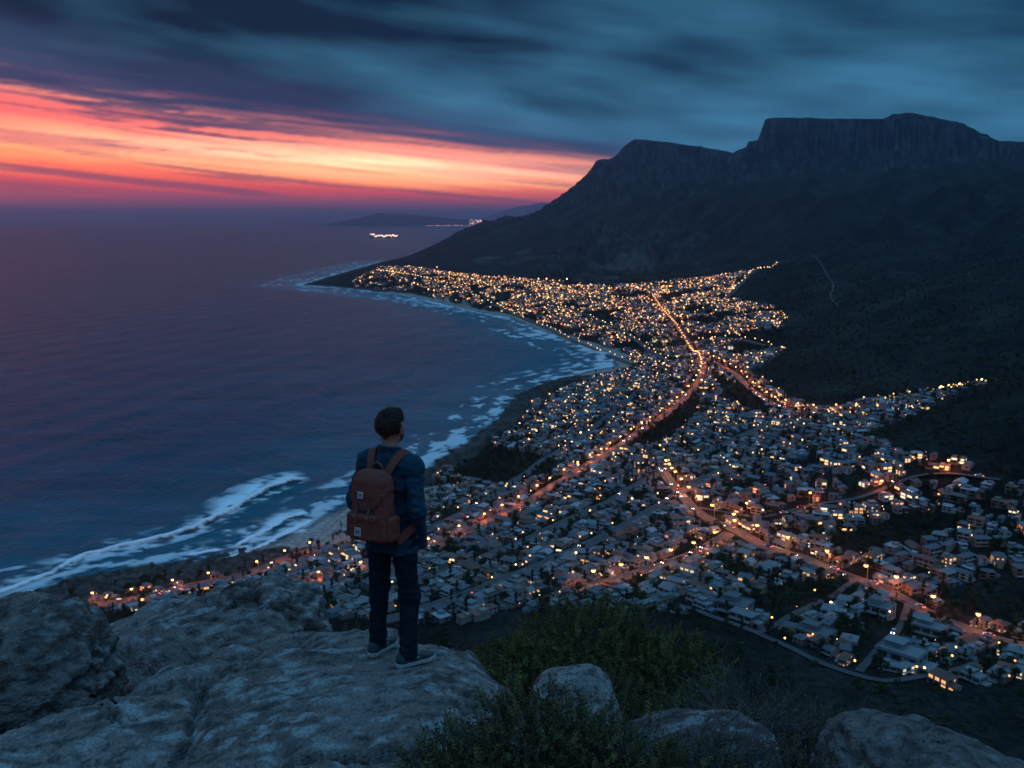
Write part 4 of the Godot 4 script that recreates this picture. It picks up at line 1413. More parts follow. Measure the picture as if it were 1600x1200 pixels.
# ---------------------------------------------------------------- the ship
func build_ship() -> void:
	var o := thing("cargo_ship", "long lit cargo ship lying in the bay under the sunset", "ship", Vector3(-1460, 0, -10705), 0.10)
	var hull := M.new()
	var sec := []
	for i in 13:
		var t := i / 12.0
		var w := 22.0 * (1.0 - pow(maxf(0.0, t - 0.78) / 0.22, 2.0)) * minf(1.0, 0.75 + t * 2.5) + 0.3
		sec.append([lerpf(-155.0, 155.0, t), w, 15.0 + 6.0 * smoothstep(0.85, 1.0, t)])
	for i in 12:
		var a: Array = sec[i]
		var b: Array = sec[i + 1]
		hull.quad(Vector3(a[0], -4, a[1] * 0.8), Vector3(b[0], -4, b[1] * 0.8), Vector3(b[0], b[2], b[1]), Vector3(a[0], a[2], a[1]))
		hull.quad(Vector3(b[0], -4, -b[1] * 0.8), Vector3(a[0], -4, -a[1] * 0.8), Vector3(a[0], a[2], -a[1]), Vector3(b[0], b[2], -b[1]))
		hull.quad(Vector3(a[0], a[2] - 1, a[1]), Vector3(b[0], b[2] - 1, b[1]), Vector3(b[0], b[2] - 1, -b[1]), Vector3(a[0], a[2] - 1, -a[1]))
	hull.quad(Vector3(-155, -4, -sec[0][1] * 0.8), Vector3(-155, -4, sec[0][1] * 0.8), Vector3(-155, 15, sec[0][1]), Vector3(-155, 15, -sec[0][1]))
	obj("hull", hull, mats.hull, o)
	var house := M.new()
	house.bx(Vector3(-118, 29, 0), Vector3(26, 30, 34))
	house.bx(Vector3(-116, 46, 0), Vector3(16, 5, 44))
	house.tube([Vector3(-134, 14, 0), Vector3(-134, 50, 0)], [5.0, 4.0], 8)
	obj("bridge_house", house, mats.plaster_0, o)
	var r := RandomNumberGenerator.new()
	r.seed = 5
	for i in 9:
		var st := M.new()
		var x := -88.0 + i * 25.0
		var hh := r.randf_range(10.0, 20.0)
		st.bx(Vector3(x, 14.0 + hh * 0.5, 0), Vector3(22, hh, 36.0 if i < 8 else 22.0))
		obj("container_stack", st, mats["car_%d" % (i % 4)], o)
	for i in 24:
		var li := M.new()
		var x := lerpf(-150.0, 148.0, i / 23.0) + r.randf_range(-4, 4)
		var up := 30.0 if x < -100.0 else 20.0
		li.bx(Vector3(x, up + r.randf_range(-4.0, 14.0), 23.5), Vector3(r.randf_range(7.0, 17.0), r.randf_range(6.0, 11.0), 2.0), Color.WHITE, true)
		obj("deck_light", li, mats.light_ship, o)

# ---------------------------------------------------------------- what things are made of
func make_materials() -> void:
	var g1 := noise(FastNoiseLite.TYPE_SIMPLEX_SMOOTH, 0.012, 1, 6)
	var g2 := noise(FastNoiseLite.TYPE_SIMPLEX_SMOOTH, 0.03, 2, 5)
	var rockn := noise(FastNoiseLite.TYPE_SIMPLEX_SMOOTH, 0.014, 3, 6, true)
	var t_ground := noise_tex(g1, 512, Color(0.55, 0.55, 0.55), Color(1, 1, 1))
	var t_leafy := noise_tex(g2, 512, Color(0.30, 0.30, 0.30), Color(1, 1, 1))
	var t_rock := noise_tex(rockn, 1024, Color(0.60, 0.60, 0.60), Color(1, 1, 1))
	var t_rock_h := noise_tex(noise(FastNoiseLite.TYPE_SIMPLEX_SMOOTH, 0.02, 4, 6), 1024, Color.BLACK, Color.WHITE)
	var t_wave := noise_tex(noise(FastNoiseLite.TYPE_SIMPLEX_SMOOTH, 0.012, 6, 4), 512, Color.BLACK, Color.WHITE, true, 6.0)
	var t_weave := weave_tex()
	triplanar(mat("ground", Color.WHITE, 0.95, true), 0.03, t_ground)
	triplanar(mat("hillside", Color.WHITE, 0.95, true), 0.16, t_leafy, null, 1.0, t_leafy, 60.0)
	triplanar(mat("mountain", Color.WHITE, 0.95, true), 0.0045, t_ground, null, 1.0, t_ground, 1400.0)
	var w := mat("water", Color.WHITE, 0.30, true)
	w.metallic_specular = 0.10
	triplanar(w, 0.022, null, t_wave, 0.9)
	var f := mat("foam", Color.WHITE, 0.7, true)
	f.transparency = BaseMaterial3D.TRANSPARENCY_ALPHA
	mat("asphalt", lin(0.05, 0.048, 0.047), 0.75)
	mat("road_paint", lin(0.4, 0.38, 0.34), 0.7)
	mat("paving", lin(0.12, 0.115, 0.11), 0.85)
	var paints := [Vector3(0.62, 0.62, 0.60), Vector3(0.56, 0.50, 0.38), Vector3(0.40, 0.41, 0.42), Vector3(0.48, 0.38, 0.28), Vector3(0.52, 0.38, 0.34), Vector3(0.38, 0.44, 0.48)]
	for i in 6:
		triplanar(mat("plaster_%d" % i, lin(paints[i].x * 0.62, paints[i].y * 0.6, paints[i].z * 0.6), 0.85), 0.12, noise_tex(g1, 256, Color(0.82, 0.82, 0.80), Color.WHITE) if i == 0 else mats.plaster_0.albedo_texture)
	var rt := noise_tex(g2, 256, Color(0.6, 0.6, 0.6), Color.WHITE)
	triplanar(mat("roof_slate", lin(0.15, 0.16, 0.17), 0.6), 0.2, rt)
	triplanar(mat("roof_tile", lin(0.26, 0.12, 0.08), 0.8), 0.2, rt)
	triplanar(mat("roof_pale", lin(0.30, 0.31, 0.31), 0.7), 0.2, rt)
	mat("concrete", lin(0.36, 0.35, 0.33), 0.9)
	mat("frame", lin(0.12, 0.12, 0.12), 0.5)
	mat("door", lin(0.12, 0.07, 0.04), 0.6)
	mat("glass", lin(0.02, 0.025, 0.03), 0.08)
	mat("paint_far", Color.WHITE, 0.85, true)
	mat("roof_far", Color.WHITE, 0.7, true)
	glow("lit_warm", Color(1.0, 0.46, 0.12), 0.8)
	glow("lit_orange", Color(1.0, 0.30, 0.07), 0.65)
	glow("lit_white", Color(0.95, 0.74, 0.42), 0.7)
	glow("lit_warm_far", Color(1.0, 0.55, 0.18), 1.3)
	glow("lit_orange_far", Color(1.0, 0.33, 0.09), 1.0)
	glow("lit_white_far", Color(1.0, 0.80, 0.5), 1.0)
	glow("lamp_amber", Color(1.0, 0.46, 0.10), 6.0)
	glow("lamp_yellow", Color(1.0, 0.52, 0.07), 5.0)
	glow("light_amber", Color(1.0, 0.45, 0.09), 3.2)
	glow("light_orange", Color(1.0, 0.26, 0.06), 2.4)
	glow("light_white", Color(1.0, 0.68, 0.28), 3.2)
	glow("light_far", Color(1.0, 0.55, 0.42), 5.0)
	glow("light_ship", Color(1.0, 0.66, 0.50), 2.6)
	glow("headlight", Color(1.0, 0.9, 0.75), 14.0)
	glow("taillight", Color(1.0, 0.06, 0.03), 10.0)
	var leaf := mat("leaf", Color.WHITE, 0.7, true)
	leaf.backlight_enabled = true
	leaf.backlight = Color(0.25, 0.25, 0.25)
	mat("bark", Color.WHITE, 0.9, true)
	mat("steel", lin(0.15, 0.16, 0.16), 0.5)
	mat("tyre", lin(0.02, 0.02, 0.02), 0.85)
	var cars := [Vector3(0.6, 0.6, 0.6), Vector3(0.35, 0.36, 0.38), Vector3(0.03, 0.05, 0.12), Vector3(0.22, 0.03, 0.03)]
	for i in 4: mat("car_%d" % i, lin(cars[i].x, cars[i].y, cars[i].z), 0.35)
	mat("hull", lin(0.05, 0.03, 0.03), 0.6)
	# foreground
	triplanar(mat("rock", Color.WHITE, 0.9, true), 1.5, t_rock, null, 1.0, t_rock_h, 2.8)
	mat("skin", lin(0.32, 0.19, 0.14), 0.55)
	mats.skin.subsurf_scatter_enabled = true
	mats.skin.subsurf_scatter_strength = 0.08
	mat("hair", lin(0.038, 0.023, 0.018), 0.55)
	mat("jacket", lin(0.026, 0.076, 0.115), 0.85)
	mats.jacket.rim_enabled = true
	mats.jacket.rim = 0.3
	triplanar(mats.jacket, 26.0, t_weave, null, 1.0, t_weave, 0.05)
	mats.jacket.uv1_world_triplanar = false
	mat("denim", lin(0.022, 0.036, 0.052), 0.9)
	triplanar(mats.denim, 30.0, t_weave, null, 1.0, t_weave, 0.05)
	mats.denim.uv1_world_triplanar = false
	mat("canvas", lin(0.30, 0.10, 0.074), 0.88)
	triplanar(mats.canvas, 18.0, t_weave, null, 1.0, t_weave, 0.06)
	mats.canvas.uv1_world_triplanar = false
	mat("canvas_dark", lin(0.14, 0.05, 0.036), 0.85)
	mat("patch", lin(0.42, 0.42, 0.42), 0.7)
	mat("patch_print", lin(0.10, 0.11, 0.12), 0.7)
	mat("buckle", lin(0.25, 0.22, 0.18), 0.35)
	mats.buckle.metallic = 0.8
	mat("shoe", lin(0.030, 0.045, 0.050), 0.75)
	mat("shoe_trim", lin(0.30, 0.33, 0.34), 0.6)
	mat("sole", lin(0.42, 0.40, 0.38), 0.7)
	mat("sock", lin(0.22, 0.07, 0.05), 0.9)
	mat("eye_white", lin(0.6, 0.58, 0.55), 0.2)
	mat("iris", lin(0.03, 0.02, 0.015), 0.2)
	mat("lip", lin(0.25, 0.10, 0.09), 0.5)
	for q in ["ground", "hillside", "mountain", "leaf", "denim", "jacket", "canvas", "bark", "paint_far"]:   # dull things: no sheen
		mats[q].metallic_specular = 0.08
	mats.rock.metallic_specular = 0.3
	mats.hair.metallic_specular = 0.25
	var tw := mat("twig", Color.WHITE, 0.9, true)
	tw.backlight_enabled = false

func weave_tex() -> ImageTexture:
	var im := Image.create_empty(128, 128, false, Image.FORMAT_RGB8)
	var r := RandomNumberGenerator.new()
	r.seed = 9
	for y in 128:
		for x in 128:
			var a := 0.5 + 0.5 * sin(TAU * x / 8.0)
			var b := 0.5 + 0.5 * sin(TAU * y / 8.0)
			var over := (x / 8 + y / 8) % 2 == 0
			var v := 0.72 + 0.2 * (a if over else b) + r.randf_range(-0.08, 0.08)
			im.set_pixel(x, y, Color(v, v, v))
	return ImageTexture.create_from_image(im)

# ---------------------------------------------------------------- rocks underfoot
var nr_a := noise(FastNoiseLite.TYPE_SIMPLEX_SMOOTH, 0.9, 201, 5)
var nr_b := noise(FastNoiseLite.TYPE_SIMPLEX_SMOOTH, 4.0, 202, 5)
var nr_c := noise(FastNoiseLite.TYPE_CELLULAR, 1.6, 203, 2)
var nr_k := crack_noise()
var nr_r := noise(FastNoiseLite.TYPE_SIMPLEX_SMOOTH, 2.2, 204, 5, true)

func rock_color(p: Vector3, hollow: float, tone := 1.0) -> Color:
	# the beds of the rock run slantwise: everything is drawn out along them
	var g := Vector3(p.x * 0.93 - p.z * 0.36, p.y * 2.2, p.x * 0.36 + p.z * 0.93) * Vector3(0.55, 1.0, 1.7)
	var a := nr_a.get_noise_3dv(p * 1.3)
	var b := nr_b.get_noise_3dv(g * 1.5)
	var c := Color(0.40, 0.325, 0.295).lerp(Color(0.27, 0.185, 0.16), clampf(0.5 + a * 1.3, 0.0, 1.0))
	c = c.lerp(Color(0.54, 0.54, 0.52), smoothstep(0.17, 0.42, b + 0.3 * a) * 0.85)       # pale lichen
	c = c.lerp(Color(0.085, 0.08, 0.072), smoothstep(0.10, 0.40, -b + 0.5 * nr_b.get_noise_3dv(g * 4.0)) * 0.8)   # dark lichen
	c = c.lerp(Color(0.06, 0.05, 0.042), clampf(hollow, 0.0, 1.0) * 0.6)                    # darker in hollows and cracks
	return c * tone

func crack_noise() -> FastNoiseLite:
	var f := noise(FastNoiseLite.TYPE_CELLULAR, 1.15, 205, 1)
	f.cellular_return_type = FastNoiseLite.RETURN_DISTANCE2_SUB
	f.cellular_jitter = 1.0
	f.fractal_type = FastNoiseLite.FRACTAL_NONE
	f.domain_warp_enabled = true
	f.domain_warp_amplitude = 0.45
	f.domain_warp_frequency = 1.4
	return f

func crack(p: Vector3) -> float:   # 1 in the bottom of a crack
	var on := smoothstep(0.0, 0.25, nr_a.get_noise_3dv(p * 0.8 + Vector3(60, 0, 0)) + 0.05)
	return on * (1.0 - smoothstep(0.0, 0.075, nr_k.get_noise_3dv(p) + 1.0))

func slab_edge(p: Vector2, ring: PackedVector2Array) -> float:
	var best := 1e9
	for i in ring.size():
		var c := Geometry2D.get_closest_point_to_segment(p, ring[i], ring[(i + 1) % ring.size()])
		best = minf(best, p.distance_squared_to(c))
	return sqrt(best) * (1.0 if Geometry2D.is_point_in_polygon(p, ring) else -1.0)

var slab_ring := PackedVector2Array([Vector2(-6.0, -4.3), Vector2(-4.6, -5.0), Vector2(-3.3, -5.55), Vector2(-2.85, -5.85), Vector2(-2.35, -6.5), Vector2(-2.0, -6.85), Vector2(-1.3, -6.95), Vector2(-0.75, -7.05), Vector2(-0.25, -6.78), Vector2(0.02, -6.45), Vector2(0.17, -6.05), Vector2(0.20, -5.65), Vector2(0.0, -5.25), Vector2(-0.15, -4.7), Vector2(-0.3, -4.0), Vector2(-1.5, -2.9), Vector2(-6.0, -2.6)])

var slab_grid := PackedFloat32Array()
const SX := 341
const SZ := 251
const SSTEP := 0.018
const SX0 := -5.85
const SZ0 := -7.15

func slab_shape(x: float, z: float) -> Vector2:   # height over the nominal top, how hollow
	var p := Vector2(x, z)
	var e := slab_edge(p, slab_ring) + 0.10 * nr_a.get_noise_2d(x * 2.0, z * 2.0)
	var rr := 0.95 if x > -0.9 else 0.55
	var t := clampf(1.0 - e / rr, 0.0, 1.0)
	var y := -rr * 0.75 * (1.0 - sqrt(maxf(0.0, 1.0 - t * t)))
	if e < 0.0: y += e * 4.0
	# the slab dips to the left and to the viewer, in weathered beds
	y -= 0.05 * maxf(0.0, -x - 1.2) + 0.16 * maxf(0.0, z + 5.2)
	var w := 0.22 * nr_a.get_noise_2d(x * 1.1 + 5.0, z * 1.1)
	var q := (x * 0.30 + z * 0.95 + w) * 3.1
	var ledge := floorf(q) + smoothstep(0.12, 0.50, q - floorf(q)) - q
	var far_feet := smoothstep(0.15, 0.8, p.distance_to(Vector2(-0.83, -6.1)))
	y += ledge * 0.075 * smoothstep(-0.3, 0.45, nr_a.get_noise_2d(x * 0.9 + 31.0, z * 0.9) + 0.25) * far_feet
	y += (0.11 * nr_a.get_noise_2d(x * 0.55, z * 0.7) + 0.03 * nr_r.get_noise_2d(x * 0.8 + 3.0, z * 1.6) ) * far_feet
	var gx := (x * 0.93 - z * 0.36) * 0.5
	var gz := (x * 0.36 + z * 0.93) * 1.8
	y += 0.012 * nr_r.get_noise_2d(gx * 2.2, gz * 2.2) + 0.010 * nr_b.get_noise_2d(gx * 1.4, gz * 1.4) + 0.010 * nr_b.get_noise_2d(gx * 4.0, gz * 4.0)
	var hollow := 0.0
	# a weathered pan near the crest, a crack that crosses the slab
	var pan := (p - Vector2(-1.72, -6.42)).rotated(-0.25)
	var pd := exp(-pow(pan.x / 0.34, 2.0) - pow(pan.y / 0.13, 2.0))
	y -= 0.13 * pd; hollow = maxf(hollow, pd)
	var pan2 := (p - Vector2(-2.45, -5.75)).rotated(-0.3)
	var pd2 := exp(-pow(pan2.x / 0.30, 2.0) - pow(pan2.y / 0.07, 2.0))
	y -= 0.06 * pd2; hollow = maxf(hollow, pd2)
	for seg in [[Vector2(-1.58, -6.5), Vector2(-1.9, -6.05)], [Vector2(-1.9, -6.05), Vector2(-2.08, -5.8)], [Vector2(-2.08, -5.8), Vector2(-2.0, -5.2)], [Vector2(-2.0, -5.2), Vector2(-2.15, -4.4)], [Vector2(-0.9, -5.0), Vector2(-0.1, -5.3)], [Vector2(-0.9, -5.0), Vector2(-1.9, -4.75)], [Vector2(0.02, -6.2), Vector2(-0.08, -5.7)]]:
		var c := Geometry2D.get_closest_point_to_segment(p, seg[0], seg[1])
		var d := p.distance_to(c) + 0.045 * nr_b.get_noise_2d(x * 1.5, z * 1.5)
		var g := 1.0 - smoothstep(0.0, 0.05, absf(d))
		y -= 0.085 * g + 0.045 * (1.0 - smoothstep(0.0, 0.16, absf(d)))
		hollow = maxf(hollow, g)
	var ck := crack(Vector3(gx * 1.5, 0.0, gz * 0.75))
	y -= 0.05 * ck
	return Vector2(y, maxf(hollow, ck * 0.9))

func slab_y(x: float, z: float) -> float:   # top of the slab as it was built
	var i := clampi(roundi((x - SX0) / SSTEP), 0, SX - 1)
	var k := clampi(roundi((z - SZ0) / SSTEP), 0, SZ - 1)
	return slab_grid[k * SX + i]

func build_rocks() -> void:
	var b := M.new()
	slab_grid.resize(SX * SZ)
	for k in SZ:
		for i in SX:
			var x := SX0 + i * SSTEP
			var z := SZ0 + k * SSTEP
			var s := slab_shape(x, z)
			var y := maxf(ROCK_Y + s.x, ROCK_Y - 2.3)
			slab_grid[k * SX + i] = y
			b.v.append(Vector3(x, y, z))
			b.c.append(rock_color(Vector3(x, y, z), s.y))
	for k in SZ:
		for i in SX:
			var e := b.v[k * SX + mini(i + 1, SX - 1)] - b.v[k * SX + maxi(i - 1, 0)]
			var g := b.v[mini(k + 1, SZ - 1) * SX + i] - b.v[maxi(k - 1, 0) * SX + i]
			var m := e.cross(g).normalized()
			b.n.append(m if m.y > 0.0 else -m)
	for k in SZ - 1:
		for i in SX - 1:
			var o := k * SX + i
			if maxf(b.v[o].y, b.v[o + SX + 1].y) < ROCK_Y - 2.2: continue
			for q in [o, o + SX, o + 1, o + 1, o + SX, o + SX + 1]: b.idx.append(q)
	tag(obj("rock_slab", b, mats.rock), "broad weathered rock slab that the hiker stands on", "rock")
	boulder("boulder", Vector3(-3.66, -3.34, -6.35), Vector3(0.68, 0.54, 0.58), 0.2, 301, "dark rounded boulder at the left edge of the picture", 0.75, 0.08)
	boulder("boulder", Vector3(-2.95, -4.22, -8.2), Vector3(1.15, 0.60, 0.75), 0.20, 302, "long lichened boulder behind the slab, left of the hiker", 0.95, 0.09)
	boulder("boulder", Vector3(-2.42, -3.92, -8.4), Vector3(0.58, 0.50, 0.5), 0.1, 307, "knobbly top block on the far end of the long boulder", 1.0, 0.10)
	boulder("boulder", Vector3(0.42, -3.42, -5.75), Vector3(0.32, 0.44, 0.34), 0.1, 303, "small upright pale boulder right of the slab among bushes", 1.15, 0.06)
	boulder("boulder", Vector3(1.15, -3.47, -5.45), Vector3(0.56, 0.30, 0.42), 0.0, 304, "low flat rock half hidden by the dry twiggy bush", 0.7, 0.07)
	boulder("boulder", Vector3(2.93, -3.84, -5.45), Vector3(1.0, 0.44, 0.55), -0.42, 305, "large sloping grey boulder in the bottom right corner", 0.62, 0.06)

func boulder(called: String, at: Vector3, rad: Vector3, tilt: float, sd: int, label: String, tone: float, rough: float) -> void:
	var o := thing(called, label, "rock", EYE + at, 0.0, "boulders around the slab")
	var b := M.new()
	var nu := 150
	var nv := 80
	var off := Vector3(sd * 3.7, sd * 1.3, sd * 0.7)
	var turn := Basis(Vector3(0, 0, 1), tilt)
	for j in nv + 1:
		for i in nu + 1:
			var a := TAU * i / nu
			var e := PI * j / nv - PI / 2
			var d := Vector3(cos(e) * sin(a), sin(e), cos(e) * cos(a))
			# rounder than an egg: a little squared off
			var sq := pow(pow(absf(d.x), 2.6) + pow(absf(d.y), 2.6) + pow(absf(d.z), 2.6), -1.0 / 2.6)
			var p := d * sq * rad
			var q := p + off
			var r1 := nr_a.get_noise_3dv(q * 1.25) * rough * 1.6 + (nr_r.get_noise_3dv(Vector3(q.x * 0.7, q.y * 1.5, q.z * 0.7)) - 0.3) * rough * 0.55 + nr_b.get_noise_3dv(q * Vector3(0.8, 1.6, 0.8)) * rough * 0.30 + nr_b.get_noise_3dv(q * 3.2) * 0.014
			var cr := 1.0 - smoothstep(0.0, 0.07, absf(nr_a.get_noise_3dv(q * 0.9 + Vector3(9, 0, 0))))
			var ck := crack(Vector3(q.x * 0.9, q.y * 1.6, q.z * 0.9))
			cr = maxf(cr, ck)
			p += d * (r1 - cr * 0.045) * minf(1.0, minf(rad.x, rad.y) * 2.0)
			b.v.append(turn * p)
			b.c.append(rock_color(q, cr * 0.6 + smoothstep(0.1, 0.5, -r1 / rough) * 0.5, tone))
	var w := nu + 1
	for j in nv + 1:
		for i in w:
			var il := i - 1 if i > 0 else nu - 1
			var ir := i + 1 if i < nu else 1
			var e := b.v[j * w + ir] - b.v[j * w + il]
			var g := b.v[mini(j + 1, nv) * w + i] - b.v[maxi(j - 1, 0) * w + i]
			var m := e.cross(g).normalized()
			b.n.append(m if m.dot(b.v[j * w + i]) > 0.0 or j == 0 or j == nv else -m)
	for j in nv:
		for i in nu:
			var q := j * w + i
			for t in [q, q + 1, q + w, q + 1, q + w + 1, q + w]: b.idx.append(t)
	obj("stone", b, mats.rock, o)

# ---------------------------------------------------------------- scrub on the slopes and bushes by the rocks
func build_scrub() -> void:
	var r := RandomNumberGenerator.new()
	r.seed = 888
	var b := M.new()
	for i in 6:
		var a := TAU * i / 6.0
		leaf_ball(b, r, Vector3(cos(a) * 0.35, 0.30 + 0.1 * (i % 2), sin(a) * 0.35), Vector3(0.34, 0.30, 0.34), 26, 0.12, Color(0.040, 0.046, 0.034), 0.45)
	var fine := M.new()
	for i in 10:
		var a := TAU * i / 10.0
		leaf_ball(fine, r, Vector3(cos(a) * 0.38, 0.32 + 0.1 * (i % 3), sin(a) * 0.38), Vector3(0.30, 0.28, 0.30), 70, 0.045, Color(0.030, 0.034, 0.019), 0.45)
	var near: Array[Transform3D] = []
	var nc := PackedColorArray()
	var far: Array[Transform3D] = []
	var fc := PackedColorArray()
	for i in 15000:
		var d := pow(r.randf_range(pow(9.0, 0.6), pow(345.0, 0.6)), 1.0 / 0.6)
		var a := deg_to_rad(r.randf_range(-40.0, 40.0))
		var p := Vector2(d * sin(a), -d * cos(a))
		var n := n_patch.get_noise_2d(p.x * 3.0, p.y * 3.0)
		if n < -0.25 and r.randf() < 0.7: continue
		if d > 250.0 and (near_house(p, 1.0) or road_near(p)[0] < 2.0): continue
		var s := r.randf_range(0.6, 1.5) * (1.0 + n) * (1.0 if d < 60.0 else 1.4)
		var t := Transform3D(Basis(Vector3.UP, r.randf() * TAU).scaled(Vector3(s, s * r.randf_range(0.6, 1.0), s)), Vector3(p.x, hgt(p.x, p.y) - 0.1, p.y))
		var c := Color(1, 1, 1).lerp(Color(1.5, 1.3, 1.0), r.randf()) * r.randf_range(0.6, 1.3)
		if d < 55.0: near.append(t); nc.append(c)
		else: far.append(t); fc.append(c)
	tag(sprinkle("hillside_scrub", fine.mesh(mats.leaf), near, nc), "dense low scrub just below the rocks", "scrub")
	# larger thickets on the slopes of the mountain flank
	for i in 46000:
		var d := pow(r.randf_range(pow(420.0, 0.4), pow(3300.0, 0.4)), 1.0 / 0.4)
		var a := deg_to_rad(r.randf_range(-8.0, 38.0))
		var p := Vector2(d * sin(a), -d * cos(a))
		if Geometry2D.is_point_in_polygon(p, town_edge) and not in_green(p, 1.1): continue
		if shore(p.x, p.y) < 45.0: continue
		var n := n_patch.get_noise_2d(p.x * 1.3, p.y * 1.3)
		if r.randf() > 0.62 + n * 1.2: continue
		var s := r.randf_range(1.6, 3.6) * (1.0 + 0.35 * n) * (0.8 + d / 3000.0)
		far.append(Transform3D(Basis(Vector3.UP, r.randf() * TAU).scaled(Vector3(s, s * r.randf_range(0.4, 0.8), s)), Vector3(p.x, hgt(p.x, p.y) - 0.3, p.y)))
		fc.append(Color(1, 1, 1).lerp(Color(1.5, 1.3, 1.0), r.randf()) * r.randf_range(0.5, 1.25))
	tag(sprinkle("slope_thickets", b.mesh(mats.leaf), far, fc), "dark thickets covering the slopes around the town", "scrub")

func sprig_mesh(r: RandomNumberGenerator, leaves: int, len: float, leaf: float, base: Color) -> ArrayMesh:
	var b := M.new()
	var tw := M.new()
	tw.tube([Vector3.ZERO, Vector3(0.006, len * 0.5, 0), Vector3(0, len, 0.004)], [0.0022, 0.0018, 0.001], 3, Color(0.09, 0.065, 0.045), false)
	for i in leaves:
		var t := (i + 1.0) / leaves
		var a := i * 2.4
		var out := Vector3(cos(a), 0.55 + 0.5 * t, sin(a)).normalized()
		var side := out.cross(Vector3.UP).normalized()
		var p := Vector3(0, len * t * 0.96, 0)
		var l := leaf * (1.15 - 0.4 * t) * r.randf_range(0.8, 1.2)
		var c := base.lerp(base * Color(1.7, 1.5, 1.0), t * r.randf()) * r.randf_range(0.75, 1.2)
		var fold := side.cross(out) * l * 0.10
		b.tri(p, p + out * l * 0.5 + side * l * 0.24 + fold, p + out * l, c)
		b.tri(p, p + out * l, p + out * l * 0.5 - side * l * 0.24 + fold, c)
	var am := b.mesh(mats.leaf)
	return tw.mesh(mats.twig, am)

